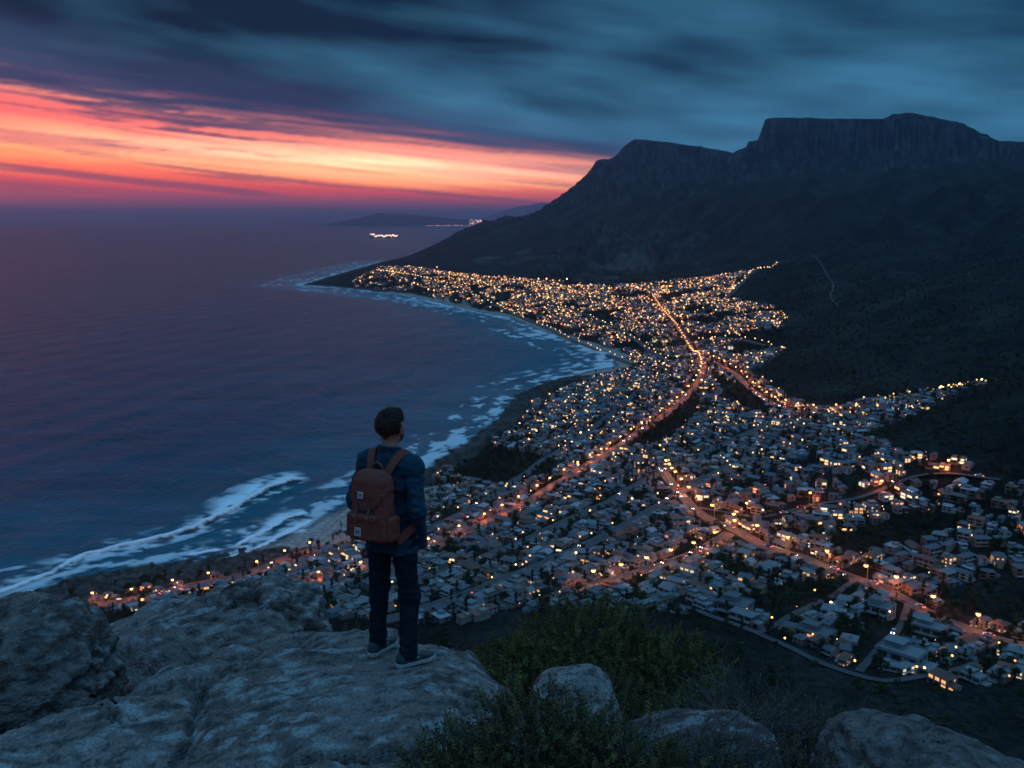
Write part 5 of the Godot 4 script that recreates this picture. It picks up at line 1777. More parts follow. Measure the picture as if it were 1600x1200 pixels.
func build_bushes() -> void:
	var r := RandomNumberGenerator.new()
	r.seed = 1212
	var olive := sprig_mesh(r, 16, 0.13, 0.034, Color(0.12, 0.104, 0.043))
	var dark := sprig_mesh(r, 14, 0.12, 0.026, Color(0.095, 0.088, 0.045))
	var dry := sprig_mesh(r, 5, 0.16, 0.016, Color(0.15, 0.125, 0.11))
	var plan := [
		[Vector3(0.05, -4.50, -8.1), Vector3(0.62, 0.55, 0.5), 900, olive, "shrub", "olive green shrub behind the slab, nearest the hiker"],
		[Vector3(0.75, -4.48, -8.7), Vector3(0.75, 0.66, 0.6), 1200, olive, "shrub", "tallest olive green shrub rising behind the small boulder"],
		[Vector3(1.45, -4.66, -8.4), Vector3(0.70, 0.62, 0.6), 1100, olive, "shrub", "olive green shrub at the right of the leafy clump"],
		[Vector3(0.75, -4.35, -7.3), Vector3(0.62, 0.52, 0.45), 640, dark, "shrub", "dark shrub filling the gap behind the small upright boulder"],
		[Vector3(1.55, -4.40, -7.1), Vector3(0.68, 0.50, 0.5), 640, dark, "shrub", "dark shrub below the leafy clump on the slope edge"],
		[Vector3(2.3, -4.62, -7.3), Vector3(0.75, 0.45, 0.55), 560, dark, "shrub", "low dark shrub at the lip of the dark slope"],
		[Vector3(-0.30, -3.28, -4.75), Vector3(0.36, 0.42, 0.30), 640, dark, "shrub", "leafy bush on the slab edge at the bottom, left of its clump"],
		[Vector3(0.12, -3.20, -4.95), Vector3(0.40, 0.50, 0.32), 820, dark, "shrub", "dense leafy bush in front of the small upright boulder"],
		[Vector3(0.55, -3.28, -4.85), Vector3(0.42, 0.46, 0.32), 760, dark, "shrub", "leafy bush at the bottom beside the low flat rock"],
		[Vector3(1.00, -3.40, -4.75), Vector3(0.42, 0.40, 0.32), 620, dark, "shrub", "leafy bush at the bottom right of the leafy row"],
		[Vector3(1.75, -3.75, -5.15), Vector3(0.48, 0.42, 0.36), 620, dark, "shrub", "dark bush at the bottom between low rock and large boulder"],
		[Vector3(1.25, -3.42, -5.05), Vector3(0.42, 0.44, 0.26), 300, dry, "dry_bush", "grey dry twiggy bush in front of the low flat rock"],
		[Vector3(1.62, -3.72, -6.1), Vector3(0.48, 0.52, 0.36), 320, dry, "dry_bush", "grey dry twiggy bush behind the low flat rock"],
		[Vector3(2.2, -4.0, -6.3), Vector3(0.55, 0.42, 0.4), 300, dry, "dry_bush", "grey dry twiggy bush behind the large sloping boulder"],
		[Vector3(-2.3, -4.25, -7.6), Vector3(0.5, 0.32, 0.4), 320, dark, "shrub", "dark shrub in the gap between slab and long boulder"],
		[Vector3(-1.55, -4.35, -8.1), Vector3(0.5, 0.5, 0.4), 380, dark, "shrub", "dark shrub just beyond the slab left of the hiker"],
	]
	for q in plan:
		var twiggy: bool = q[4] == "dry_bush"
		var o := thing(q[4], q[5], "shrub", EYE + q[0], 0.0, "bushes around the rocks")
		var stems := M.new()
		var places: Array[Transform3D] = []
		var cols := PackedColorArray()
		var tips := []
		var rad: Vector3 = q[1]
		for i in (34 if twiggy else 16):
			var d := Vector3(r.randfn(), absf(r.randfn()) * 1.1 + 0.25, r.randfn()).normalized()
			var tip := d * rad * r.randf_range(0.75, 1.12)
			var mid := tip * 0.5 + Vector3(r.randf_range(-1, 1), r.randf_range(0, 1), r.randf_range(-1, 1)) * 0.06
			stems.tube([Vector3(0, -0.2, 0) + d * Vector3(0.05, 0, 0.05), mid, tip], [0.009, 0.006, 0.0025], 4, Color(0.11, 0.09, 0.075) if twiggy else Color(0.07, 0.05, 0.035), false)
			for j in (7 if twiggy else 3):
				var s := mid.lerp(tip, r.randf())
				var e := s + (d * 0.5 + Vector3(r.randfn(), r.randfn() * 0.6 + 0.3, r.randfn()).normalized()) * 0.16
				stems.tube([s, e], [0.004, 0.0015], 3, Color(0.11, 0.09, 0.08) if twiggy else Color(0.07, 0.05, 0.035), false)
				tips.append([e, d])
		for i in q[2]:
			# leaves sit in clumps towards the outside, with gaps between
			var d := Vector3(r.randfn(), r.randfn() * 0.8 + 0.35, r.randfn()).normalized()
			var lump := nr_a.get_noise_3dv(d * 2.2 + q[0])
			if lump < -0.18 and r.randf() < 0.65: continue
			var p := d * rad * (1.0 + 0.45 * lump) * pow(r.randf_range(0.25, 1.0), 0.4)
			if p.y < -0.25: p.y = -0.25 + r.randf() * 0.2
			var up := (d * 0.8 + Vector3(r.randfn(), r.randfn() + 0.9, r.randfn()) * 0.45).normalized()
			var side := up.cross(Vector3(r.randfn(), r.randfn(), r.randfn()).normalized()).normalized()
			var s := r.randf_range(0.7, 1.35)
			places.append(Transform3D(Basis(side, up, side.cross(up)).scaled(Vector3.ONE * s), p))
			cols.append(Color(1, 1, 1) * r.randf_range(0.6, 1.35) * (1.0 + 0.5 * lump))
		obj("stem", stems, mats.twig, o)
		sprinkle("foliage", q[3], places, cols, o)

# ---------------------------------------------------------------- soft bodies: rounded bones joined and meshed
class Soft:
	var a := PackedVector3Array()
	var ba := PackedVector3Array()
	var il := PackedFloat32Array()
	var ra := PackedFloat32Array()
	var rb := PackedFloat32Array()
	var k := 0.04
	var folds: FastNoiseLite
	var fold_size := 0.0
	var fold_scale := Vector3.ONE
	var more: Callable      # (p, d) -> d: cuts and details
	func bone(p: Vector3, q: Vector3, r0: float, r1: float) -> Soft:
		a.append(p); ba.append(q - p); il.append(1.0 / maxf((q - p).length_squared(), 1e-9)); ra.append(r0); rb.append(r1)
		return self
	func d(p: Vector3) -> float:
		var r := 1e3
		for i in a.size():
			var pa := p - a[i]
			var t := clampf(pa.dot(ba[i]) * il[i], 0.0, 1.0)
			var e := (pa - ba[i] * t).length() - lerpf(ra[i], rb[i], t)
			var h := maxf(k - absf(r - e), 0.0)
			r = minf(r, e) - h * h / (4.0 * k)
		if folds and absf(r) < 0.06: r += folds.get_noise_3dv(p * fold_scale) * fold_size
		if more.is_valid(): r = more.call(p, r)
		return r

func net(f: Callable, lo: Vector3, hi: Vector3, cell: float, col := Color.WHITE) -> M:
	var B := 4
	var nx := int(ceil((hi.x - lo.x) / cell / B)) * B + 1
	var ny := int(ceil((hi.y - lo.y) / cell / B)) * B + 1
	var nz := int(ceil((hi.z - lo.z) / cell / B)) * B + 1
	var g := PackedFloat32Array()
	g.resize(nx * ny * nz)
	g.fill(1.0)
	var done := PackedByteArray()
	done.resize(nx * ny * nz)
	var reach := cell * B * 0.5 * 1.75 * 1.25 + 0.012
	var blocks := []
	for bz in range(0, nz - 1, B):
		for by in range(0, ny - 1, B):
			for bx in range(0, nx - 1, B):
				var c: float = f.call(lo + Vector3(bx + B * 0.5, by + B * 0.5, bz + B * 0.5) * cell)
				if absf(c) > reach:
					if c < 0.0:
						for z in range(bz, bz + B + 1):
							for y in range(by, by + B + 1):
								for x in range(bx, bx + B + 1):
									var o := (z * ny + y) * nx + x
									if not done[o]: g[o] = -1.0
					continue
				blocks.append(Vector3i(bx, by, bz))
				for z in range(bz, bz + B + 1):
					for y in range(by, by + B + 1):
						for x in range(bx, bx + B + 1):
							var o := (z * ny + y) * nx + x
							if not done[o]:
								done[o] = 1
								g[o] = f.call(lo + Vector3(x, y, z) * cell)
	var m := M.new()
	var at := {}
	var sxy := nx * ny
	var corner := [0, 1, nx, nx + 1, sxy, sxy + 1, sxy + nx, sxy + nx + 1]
	var edges := [[0, 1], [2, 3], [4, 5], [6, 7], [0, 2], [1, 3], [4, 6], [5, 7], [0, 4], [1, 5], [2, 6], [3, 7]]
	for q in blocks:
		for z in range(q.z, q.z + B):
			for y in range(q.y, q.y + B):
				for x in range(q.x, q.x + B):
					var o := (z * ny + y) * nx + x
					var inside := 0
					for c in 8:
						if g[o + corner[c]] < 0.0: inside += 1
					if inside == 0 or inside == 8: continue
					var sum := Vector3.ZERO
					var n := 0
					for e in edges:
						var v0 := g[o + corner[e[0]]]
						var v1 := g[o + corner[e[1]]]
						if (v0 < 0.0) != (v1 < 0.0):
							var t := v0 / (v0 - v1)
							var p0 := Vector3(e[0] & 1, (e[0] >> 1) & 1, e[0] >> 2)
							var p1 := Vector3(e[1] & 1, (e[1] >> 1) & 1, e[1] >> 2)
							sum += p0.lerp(p1, t)
							n += 1
					at[o] = m.v.size()
					m.v.append(lo + (Vector3(x, y, z) + sum / n) * cell)
					var gr := Vector3.ZERO
					for c in 8:
						var v := g[o + corner[c]]
						gr += Vector3(1 if c & 1 else -1, 1 if c & 2 else -1, 1 if c & 4 else -1) * v
					m.n.append(gr.normalized())
					m.c.append(col)
	for o in at:
		# quads round the three edges that start at this cell's low corner
		for ax in 3:
			var step: int = [1, nx, sxy][ax]
			var u: int = [nx, sxy, 1][ax]
			var w: int = [sxy, 1, nx][ax]
			if (g[o] < 0.0) == (g[o + step] < 0.0): continue
			if not (at.has(o - u) and at.has(o - w) and at.has(o - u - w)): continue
			for t in [at[o], at[o - u], at[o - u - w], at[o], at[o - u - w], at[o - w]]: m.idx.append(t)
	return m

const STAND := Vector3(-0.83, 0, -6.12)
const TURN := -0.44
var stand_y := 0.0

func build_person() -> void:
	stand_y = maxf(slab_y(STAND.x - 0.1, STAND.z - 0.05), slab_y(STAND.x + 0.12, STAND.z + 0.1)) - 0.012
	var o := thing("person", "man in blue jacket and dark jeans standing on the slab, from behind", "person", Vector3(STAND.x, stand_y, STAND.z), TURN)
	var f := noise(FastNoiseLite.TYPE_SIMPLEX_SMOOTH, 9.0, 61, 3)
	var hip := [Vector3(-0.09, 0.93, 0), Vector3(0.09, 0.93, 0)]
	var knee := [Vector3(-0.138, 0.50, -0.035), Vector3(0.128, 0.50, -0.01)]
	var ankle := [Vector3(-0.150, 0.095, -0.02), Vector3(0.150, 0.095, 0.055)]
	var shoulder := [Vector3(-0.185, 1.435, 0.0), Vector3(0.185, 1.435, 0.0)]
	var elbow := [Vector3(-0.252, 1.16, 0.065), Vector3(0.255, 1.16, 0.075)]
	var wrist := [Vector3(-0.195, 0.955, -0.05), Vector3(0.195, 0.955, -0.05)]
	# the body itself: one continuous figure, bare at the head, neck and wrists
	var s := Soft.new()
	s.k = 0.05
	s.bone(Vector3(-0.12, 1.42, 0), Vector3(0.12, 1.42, 0), 0.065, 0.065)
	s.bone(Vector3(-0.07, 1.28, 0.005), Vector3(0.07, 1.28, 0.005), 0.095, 0.095)
	s.bone(Vector3(-0.06, 1.08, 0), Vector3(0.06, 1.08, 0), 0.09, 0.09)
	s.bone(Vector3(-0.075, 0.94, 0.01), Vector3(0.075, 0.94, 0.01), 0.095, 0.095)
	s.bone(Vector3(0, 1.28, 0.005), Vector3(0, 1.0, 0), 0.10, 0.09)
	s.bone(Vector3(0, 1.43, 0.01), Vector3(0.0, 1.60, -0.005), 0.058, 0.054)
	for i in 2:
		s.bone(hip[i], knee[i], 0.082, 0.052)
		s.bone(knee[i], ankle[i], 0.052, 0.036)
		s.bone(ankle[i], ankle[i] + Vector3(0.02 + 0.03 * i, -0.05, -0.10), 0.032, 0.025)
		s.bone(shoulder[i], elbow[i], 0.052, 0.040)
		s.bone(elbow[i], wrist[i], 0.040, 0.027)
		# hand slipped into the trouser pocket: palm, four fingers, thumb
		var sg: float = -1.0 if i == 0 else 1.0
		var palm: Vector3 = wrist[i] + Vector3(-sg * 0.03, -0.06, -0.03)
		s.bone(wrist[i], palm, 0.027, 0.028)
		for q in 4:
			var k0 := palm + Vector3(-sg * 0.01, -0.01, -0.030 + q * 0.020)
			var k1 := k0 + Vector3(-sg * 0.012, -0.035 + 0.004 * absf(q - 1.5), -0.012)
			s.bone(k0, k1, 0.009, 0.009)
			s.bone(k1, k1 + Vector3(-sg * 0.012, -0.026, -0.002), 0.009, 0.008)
		s.bone(palm + Vector3(0, 0.03, -0.02), palm + Vector3(sg * 0.01, 0.0, -0.055), 0.012, 0.010)
		s.bone(palm + Vector3(sg * 0.01, 0.0, -0.055), palm + Vector3(0, -0.028, -0.068), 0.010, 0.008)
	var body := net(s.d, Vector3(-0.36, -0.02, -0.2), Vector3(0.36, 1.60, 0.22), 0.0115)
	# the head, on a finer grid, turned a little further to the right
	var ht := Transform3D(Basis(Vector3.UP, 0.16) * Basis(Vector3.RIGHT, -0.04), Vector3(0.0, 1.585, -0.005))
	var h := Soft.new()
	h.k = 0.03
	h.bone(Vector3(0, 0.105, 0.012), Vector3(0, 0.108, -0.028), 0.088, 0.082)
	h.bone(Vector3(0, 0.128, 0.0), Vector3(0, 0.128, -0.01), 0.082, 0.08)
	h.bone(Vector3(-0.025, 0.045, -0.058), Vector3(0.025, 0.045, -0.058), 0.046, 0.046)
	h.bone(Vector3(-0.012, 0.008, -0.078), Vector3(0.012, 0.008, -0.078), 0.026, 0.026)   # chin
	h.bone(Vector3(-0.052, 0.028, -0.02), Vector3(-0.03, 0.005, -0.065), 0.022, 0.018)    # jaw
	h.bone(Vector3(0.052, 0.028, -0.02), Vector3(0.03, 0.005, -0.065), 0.022, 0.018)
	h.bone(Vector3(0, 0.10, -0.105), Vector3(0, 0.066, -0.124), 0.010, 0.013)              # nose
	h.bone(Vector3(-0.034, 0.118, -0.098), Vector3(0.034, 0.118, -0.098), 0.012, 0.012)   # brow
	h.bone(Vector3(0, 0.05, 0.0), Vector3(0, -0.05, 0.012), 0.056, 0.056)                  # neck
	for sg in [-1.0, 1.0]:   # ears
		h.bone(Vector3(sg * 0.082, 0.10, 0.008), Vector3(sg * 0.088, 0.075, 0.004), 0.014, 0.011)
		h.bone(Vector3(sg * 0.088, 0.115, 0.014), Vector3(sg * 0.084, 0.062, 0.0), 0.008, 0.008)
	h.more = func(p: Vector3, d: float) -> float:
		for sg in [-1.0, 1.0]:
			d = maxf(d, 0.017 - p.distance_to(Vector3(sg * 0.032, 0.098, -0.115)))      # eye sockets
		return maxf(d, 0.003 - absf(p.y - 0.038) if absf(p.x) < 0.024 and p.z < -0.095 else -1.0)
	var head := net(h.d, Vector3(-0.12, -0.06, -0.16), Vector3(0.12, 0.235, 0.13), 0.0042)
	var base := body.v.size()
	for i in head.v.size():
		body.v.append(ht * head.v[i]); body.n.append(ht.basis * head.n[i]); body.c.append(Color.WHITE)
	for i in head.idx: body.idx.append(base + i)
	obj("body", body, mats.skin, o)
	# eyes and mouth
	for sg in [-1.0, 1.0]:
		var e := M.new()
		e.ball(ht * Vector3(sg * 0.032, 0.098, -0.092), Vector3.ONE * 0.0125, 12, 8)
		var eo := obj("eye", e, mats.eye_white, o)
		var ir := M.new()
		ir.ball(ht * Vector3(sg * 0.032, 0.098, -0.1), Vector3.ONE * 0.0062, 10, 6)
		obj("iris", ir, mats.iris, eo)
	var lips := M.new()
	lips.tube([ht * Vector3(-0.022, 0.038, -0.099), ht * Vector3(0, 0.041, -0.106), ht * Vector3(0.022, 0.038, -0.099)], [0.003, 0.006, 0.003], 6)
	obj("mouth", lips, mats.lip, o)
	# hair
	var strands := noise(FastNoiseLite.TYPE_SIMPLEX_SMOOTH, 60.0, 67, 3)
	var tuft := noise(FastNoiseLite.TYPE_SIMPLEX_SMOOTH, 24.0, 68, 3)
	var hair := Soft.new()
	hair.k = 0.03
	hair.bone(Vector3(0, 0.110, 0.014), Vector3(0, 0.112, -0.026), 0.0915, 0.085)
	hair.bone(Vector3(0, 0.138, 0.002), Vector3(0, 0.136, -0.02), 0.084, 0.083)
	hair.bone(Vector3(0, 0.085, 0.03), Vector3(0, 0.035, 0.045), 0.072, 0.032)
	hair.bone(Vector3(-0.03, 0.175, -0.07), Vector3(0.03, 0.172, -0.07), 0.034, 0.032)
	hair.more = func(p: Vector3, d: float) -> float:
		d += strands.get_noise_3d(p.x * 1.6, p.y * 0.5, p.z * 1.6) * 0.006 + tuft.get_noise_3d(p.x, p.y * 0.6, p.z) * 0.006
		# hairline: high over the face, round the ears, down to the nape
		var front := smoothstep(-0.02, -0.075, p.z)
		var line := lerpf(0.055, 0.158, front)
		if absf(p.x) > 0.05: line = maxf(line, lerpf(0.045, 0.115, smoothstep(0.035, 0.012, p.z)))
		line = lerpf(line, 0.022 + 0.10 * absf(p.x), smoothstep(0.0, 0.03, p.z))
		d += 0.014 * smoothstep(0.055, 0.0, p.y - line)
		return maxf(d, (line - p.y + 0.006 * strands.get_noise_3d(p.x * 2.0, 0.0, p.z * 2.0)) * 0.7)
	var hm := net(hair.d, Vector3(-0.125, 0.0, -0.14), Vector3(0.125, 0.25, 0.14), 0.0034)
	for i in hm.v.size():
		hm.v[i] = ht * hm.v[i]; hm.n[i] = ht.basis * hm.n[i]
	# loose strands that lie along the head and lift off it a little
	var hr := RandomNumberGenerator.new()
	hr.seed = 31
	var tufts := M.new()
	for i in hm.v.size():
		if hr.randf() > 0.30: continue
		var nn := hm.n[i]
		var down := (Vector3(0.10, -1.0, 0.25) - nn * Vector3(0.10, -1.0, 0.25).dot(nn)).normalized()
		if hm.v[i].y > 1.755: down = (ht.basis * Vector3(0.5, 0.0, -0.8) - nn * (ht.basis * Vector3(0.5, 0.0, -0.8)).dot(nn)).normalized()
		var dir := (down + nn * hr.randf_range(0.12, 0.55) + Vector3(hr.randfn(), hr.randfn(), hr.randfn()) * 0.22).normalized()
		var side := dir.cross(nn).normalized() * hr.randf_range(0.0009, 0.0018)
		var p := hm.v[i] - nn * 0.002
		var len := hr.randf_range(0.010, 0.026)
		var mid := p + dir * len * 0.6 + nn * 0.001
		var tip := p + dir * len - nn * len * 0.12
		tufts.quad(p - side, p + side, mid + side * 0.8, mid - side * 0.8)
		tufts.tri(mid - side * 0.8, mid + side * 0.8, tip)
	var ho := obj("hair", hm, mats.hair, o)
	obj("strands", tufts, mats.hair, ho)
	var beard := Soft.new()
	beard.k = 0.02
	beard.bone(Vector3(-0.016, 0.008, -0.08), Vector3(0.016, 0.008, -0.08), 0.030, 0.030)
	for sg in [-1.0, 1.0]:
		beard.bone(Vector3(sg * 0.070, 0.075, -0.022), Vector3(sg * 0.058, 0.03, -0.03), 0.016, 0.022)
		beard.bone(Vector3(sg * 0.058, 0.03, -0.03), Vector3(sg * 0.02, 0.006, -0.08), 0.022, 0.028)
	beard.more = func(p: Vector3, d: float) -> float:
		d += strands.get_noise_3dv(p) * 0.005
		return maxf(d, 0.028 - Vector2(p.x, (p.y - 0.038) * 1.6).length() if p.z < -0.09 else -1.0)
	var bm := net(beard.d, Vector3(-0.11, -0.04, -0.13), Vector3(0.11, 0.11, 0.03), 0.005)
	for i in bm.v.size():
		bm.v[i] = ht * bm.v[i]; bm.n[i] = ht.basis * bm.n[i]
	obj("beard", bm, mats.hair, o)
	# trousers
	var t := Soft.new()
	t.k = 0.035
	t.bone(Vector3(-0.075, 0.93, 0.012), Vector3(0.075, 0.93, 0.012), 0.112, 0.112)
	for i in 2:
		t.bone(hip[i] + Vector3(0, -0.03, 0.012), knee[i], 0.093, 0.068)
		t.bone(knee[i], ankle[i] + Vector3(0, 0.0, 0.006), 0.068, 0.059)
	t.folds = f
	t.fold_size = 0.013
	t.fold_scale = Vector3(0.75, 1.5, 0.75)
	t.more = func(p: Vector3, d: float) -> float:
		var i := 0 if p.x < 0.0 else 1
		# creases behind the knee, cloth bunching above the shoes, side seams
		d += 0.002 * sin(p.y * 150.0 + p.x * 30.0) * exp(-pow((p.y - 0.52) / 0.07, 2.0)) + 0.003 * sin(p.y * 120.0 + 2.0 * p.z * 60.0) * smoothstep(0.26, 0.13, p.y)
		var cuff: float = ankle[i].y - 0.03 + 0.12 * p.z - (0.0 if i == 0 else 0.006)
		return maxf(maxf(d, cuff - p.y), p.y - 1.0)
	obj("trousers", net(t.d, Vector3(-0.27, 0.04, -0.16), Vector3(0.27, 1.01, 0.19), 0.009), mats.denim, o)
	# jacket with a stand-up collar
	var j := Soft.new()
	j.k = 0.055
	j.bone(Vector3(-0.135, 1.425, 0.0), Vector3(0.135, 1.425, 0.0), 0.078, 0.078)
	j.bone(Vector3(-0.078, 1.30, 0.005), Vector3(0.078, 1.30, 0.005), 0.112, 0.112)
	j.bone(Vector3(-0.060, 1.10, 0.0), Vector3(0.060, 1.10, 0.0), 0.108, 0.108)
	j.bone(Vector3(-0.072, 0.92, 0.012), Vector3(0.072, 0.92, 0.012), 0.114, 0.117)
	j.bone(Vector3(-0.076, 0.80, 0.012), Vector3(0.076, 0.80, 0.012), 0.118, 0.122)
	j.bone(Vector3(0, 1.42, 0.012), Vector3(0, 1.555, 0.008), 0.080, 0.070)
	var sl := Soft.new()
	sl.k = 0.03
	for i in 2:
		sl.bone(shoulder[i] + Vector3(-0.05 if i else 0.05, 0.0, 0), shoulder[i] + Vector3(0, -0.01, 0), 0.066, 0.067)
		sl.bone(shoulder[i] + Vector3(0, -0.01, 0), elbow[i], 0.066, 0.057)
		sl.bone(elbow[i], wrist[i] + Vector3(0, 0.01, 0), 0.059, 0.047)
		sl.bone(wrist[i], wrist[i] + Vector3(-0.03 if i else 0.03, -0.10, -0.05), 0.046, 0.050)   # the hand in the jacket pocket
	sl.folds = f
	sl.fold_size = 0.019
	sl.fold_scale = Vector3(1.1, 1.7, 1.1)
	j.folds = f
	j.fold_size = 0.019
	j.fold_scale = Vector3(0.7, 1.7, 0.8)
	j.more = func(p: Vector3, d: float) -> float:
		var e := sl.d(p)
		e += 0.0045 * sin(p.y * 120.0 + p.z * 70.0) * exp(-pow((p.y - 1.15) / 0.10, 2.0)) + 0.003 * sin(p.y * 170.0) * exp(-pow((p.y - 0.97) / 0.05, 2.0))
		var kk := lerpf(0.016, 0.06, smoothstep(1.28, 1.42, p.y))
		var hh := maxf(kk - absf(d - e), 0.0)
		d = minf(d, e) - hh * hh / (4.0 * kk)
		if p.y > 1.46:   # collar: open at the top, a seam at its foot
			var rr := Vector2(p.x, p.z - 0.008).length()
			d = maxf(d, 0.060 - rr)
			d = maxf(d, p.y - (1.553 + 0.25 * (p.z - 0.01)))
			d += 0.004 * exp(-pow((p.y - 1.492) / 0.006, 2.0))
		# seams of the yoke and the middle of the back
		d += 0.003 * exp(-pow((p.y - 1.36 - 0.1 * absf(p.x)) / 0.004, 2.0)) * (1.0 if p.z > 0.0 else 0.0)
		d = maxf(d, 0.825 + 0.02 * p.z + 0.005 * sin(p.x * 30.0) - p.y)
		d -= 0.003 * smoothstep(0.858, 0.850, p.y)
		return d
	obj("jacket", net(j.d, Vector3(-0.38, 0.80, -0.19), Vector3(0.38, 1.60, 0.20), 0.009), mats.jacket, o)
	# shoes
	for i in 2:
		var toe: float = [-0.10, -0.55][i]
		var ft := Transform3D(Basis(Vector3.UP, toe), Vector3(ankle[i].x, 0.0, ankle[i].z))
		var at := Vector3(STAND.x, 0, STAND.z) + (ft.origin + ft.basis * Vector3(0, 0, -0.04)).rotated(Vector3.UP, TURN)
		ft.origin.y = slab_y(at.x, at.z) - stand_y + 0.004
		var so := shoe(i)
		for part in so:
			var m: M = part[1]
			for q in m.v.size():
				m.v[q] = ft * m.v[q]; m.n[q] = ft.basis * m.n[q]
		var up := obj("shoe", so[0][1], mats.shoe, o)
		for q in range(1, so.size()): obj(so[q][0], so[q][1], mats[so[q][2]], up)

func shoe(_i: int) -> Array:
	var u := Soft.new()
	u.k = 0.03
	u.bone(Vector3(0, 0.045, 0.055), Vector3(0, 0.042, -0.03), 0.038, 0.040)
	u.bone(Vector3(0, 0.042, -0.03), Vector3(0.006, 0.034, -0.12), 0.040, 0.040)
	u.bone(Vector3(0.006, 0.034, -0.12), Vector3(0.002, 0.030, -0.165), 0.040, 0.034)
	u.bone(Vector3(0, 0.05, 0.05), Vector3(0, 0.092, 0.030), 0.036, 0.037)
	u.bone(Vector3(0, 0.07, 0.0), Vector3(0, 0.055, -0.06), 0.034, 0.030)
	u.more = func(p: Vector3, d: float) -> float:
		d = maxf(d, 0.026 - p.y)
		d = maxf(d, 0.031 - Vector2(p.x, p.z - 0.03).length() if p.y > 0.075 else -1.0)
		return maxf(d, p.y - 0.100 + 0.25 * absf(p.z - 0.045))
	var so := Soft.new()
	so.k = 0.02
	so.bone(Vector3(0, 0, 0.06), Vector3(0, 0, -0.03), 0.040, 0.040)
	so.bone(Vector3(0, 0, -0.03), Vector3(0.006, 0, -0.125), 0.040, 0.046)
	so.bone(Vector3(0.006, 0, -0.125), Vector3(0.002, 0, -0.17), 0.045, 0.036)
	var flat := func(p: Vector3) -> float:
		var e := so.d(Vector3(p.x, 0, p.z))
		return maxf(e, absf(p.y - 0.014) - 0.016 - 0.03 * maxf(0.0, -p.z - 0.13))
	var sock := M.new()
	sock.tube([Vector3(0, 0.07, 0.028), Vector3(0, 0.105, 0.026), Vector3(0, 0.15, 0.02)], [0.033, 0.032, 0.036], 14)
	var trim := M.new()
	for q in 5:
		trim.tube([Vector3(-0.022, 0.079 - q * 0.006, -0.028 - q * 0.018), Vector3(0.0, 0.087 - q * 0.0065, -0.030 - q * 0.018), Vector3(0.022, 0.079 - q * 0.006, -0.028 - q * 0.018)], [0.0035, 0.0035, 0.0035], 5)
	for sg in [-1.0, 1.0]:
		trim.tube([Vector3(sg * 0.0395, 0.062, 0.02), Vector3(sg * 0.0415, 0.05, -0.02), Vector3(sg * 0.043, 0.055, -0.055), Vector3(sg * 0.036, 0.064, -0.07)], [0.002, 0.0055, 0.006, 0.003], 6)
	return [["upper", net(u.d, Vector3(-0.07, 0.0, -0.23), Vector3(0.07, 0.13, 0.12), 0.0055)], ["sole", net(flat, Vector3(-0.07, -0.02, -0.24), Vector3(0.07, 0.05, 0.12), 0.0055), "sole"], ["sock", sock, "sock"], ["lace", trim, "shoe_trim"]]

# ---------------------------------------------------------------- the backpack on his back
func rbox(p: Vector3, c: Vector3, h: Vector3, r: float) -> float:
	var q := (p - c).abs() - h + Vector3(r, r, r)
	return Vector3(maxf(q.x, 0), maxf(q.y, 0), maxf(q.z, 0)).length() + minf(maxf(q.x, maxf(q.y, q.z)), 0.0) - r

func ribbon(pts: Array, outs: Array, width: float, thick: float) -> M:
	var b := M.new()
	var n := pts.size()
	var ring := []
	for i in n:
		var t: Vector3 = (pts[mini(i + 1, n - 1)] - pts[maxi(i - 1, 0)]).normalized()
		var o: Vector3 = (outs[i] - t * outs[i].dot(t)).normalized()
		var s := t.cross(o)
		ring.append([pts[i] + s * width * 0.5 + o * thick, pts[i] - s * width * 0.5 + o * thick, pts[i] - s * width * 0.5, pts[i] + s * width * 0.5])
	for i in n - 1:
		for k in 4:
			var k2 := (k + 1) % 4
			b.quad(ring[i][k], ring[i + 1][k], ring[i + 1][k2], ring[i][k2])
	b.quad(ring[0][0], ring[0][1], ring[0][2], ring[0][3])
	b.quad(ring[n - 1][3], ring[n - 1][2], ring[n - 1][1], ring[n - 1][0])
	return b

func smooth_path(raw: Array, n: int) -> Array:
	var cv := Curve3D.new()
	for i in raw.size():
		var q0: Vector3 = raw[maxi(i - 1, 0)]
		var q1: Vector3 = raw[mini(i + 1, raw.size() - 1)]
		cv.add_point(raw[i], (q0 - q1) / 5.0, (q1 - q0) / 5.0)
	var out := []
	for i in n + 1: out.append(cv.sample_baked(cv.get_baked_length() * i / n, true))
	return out

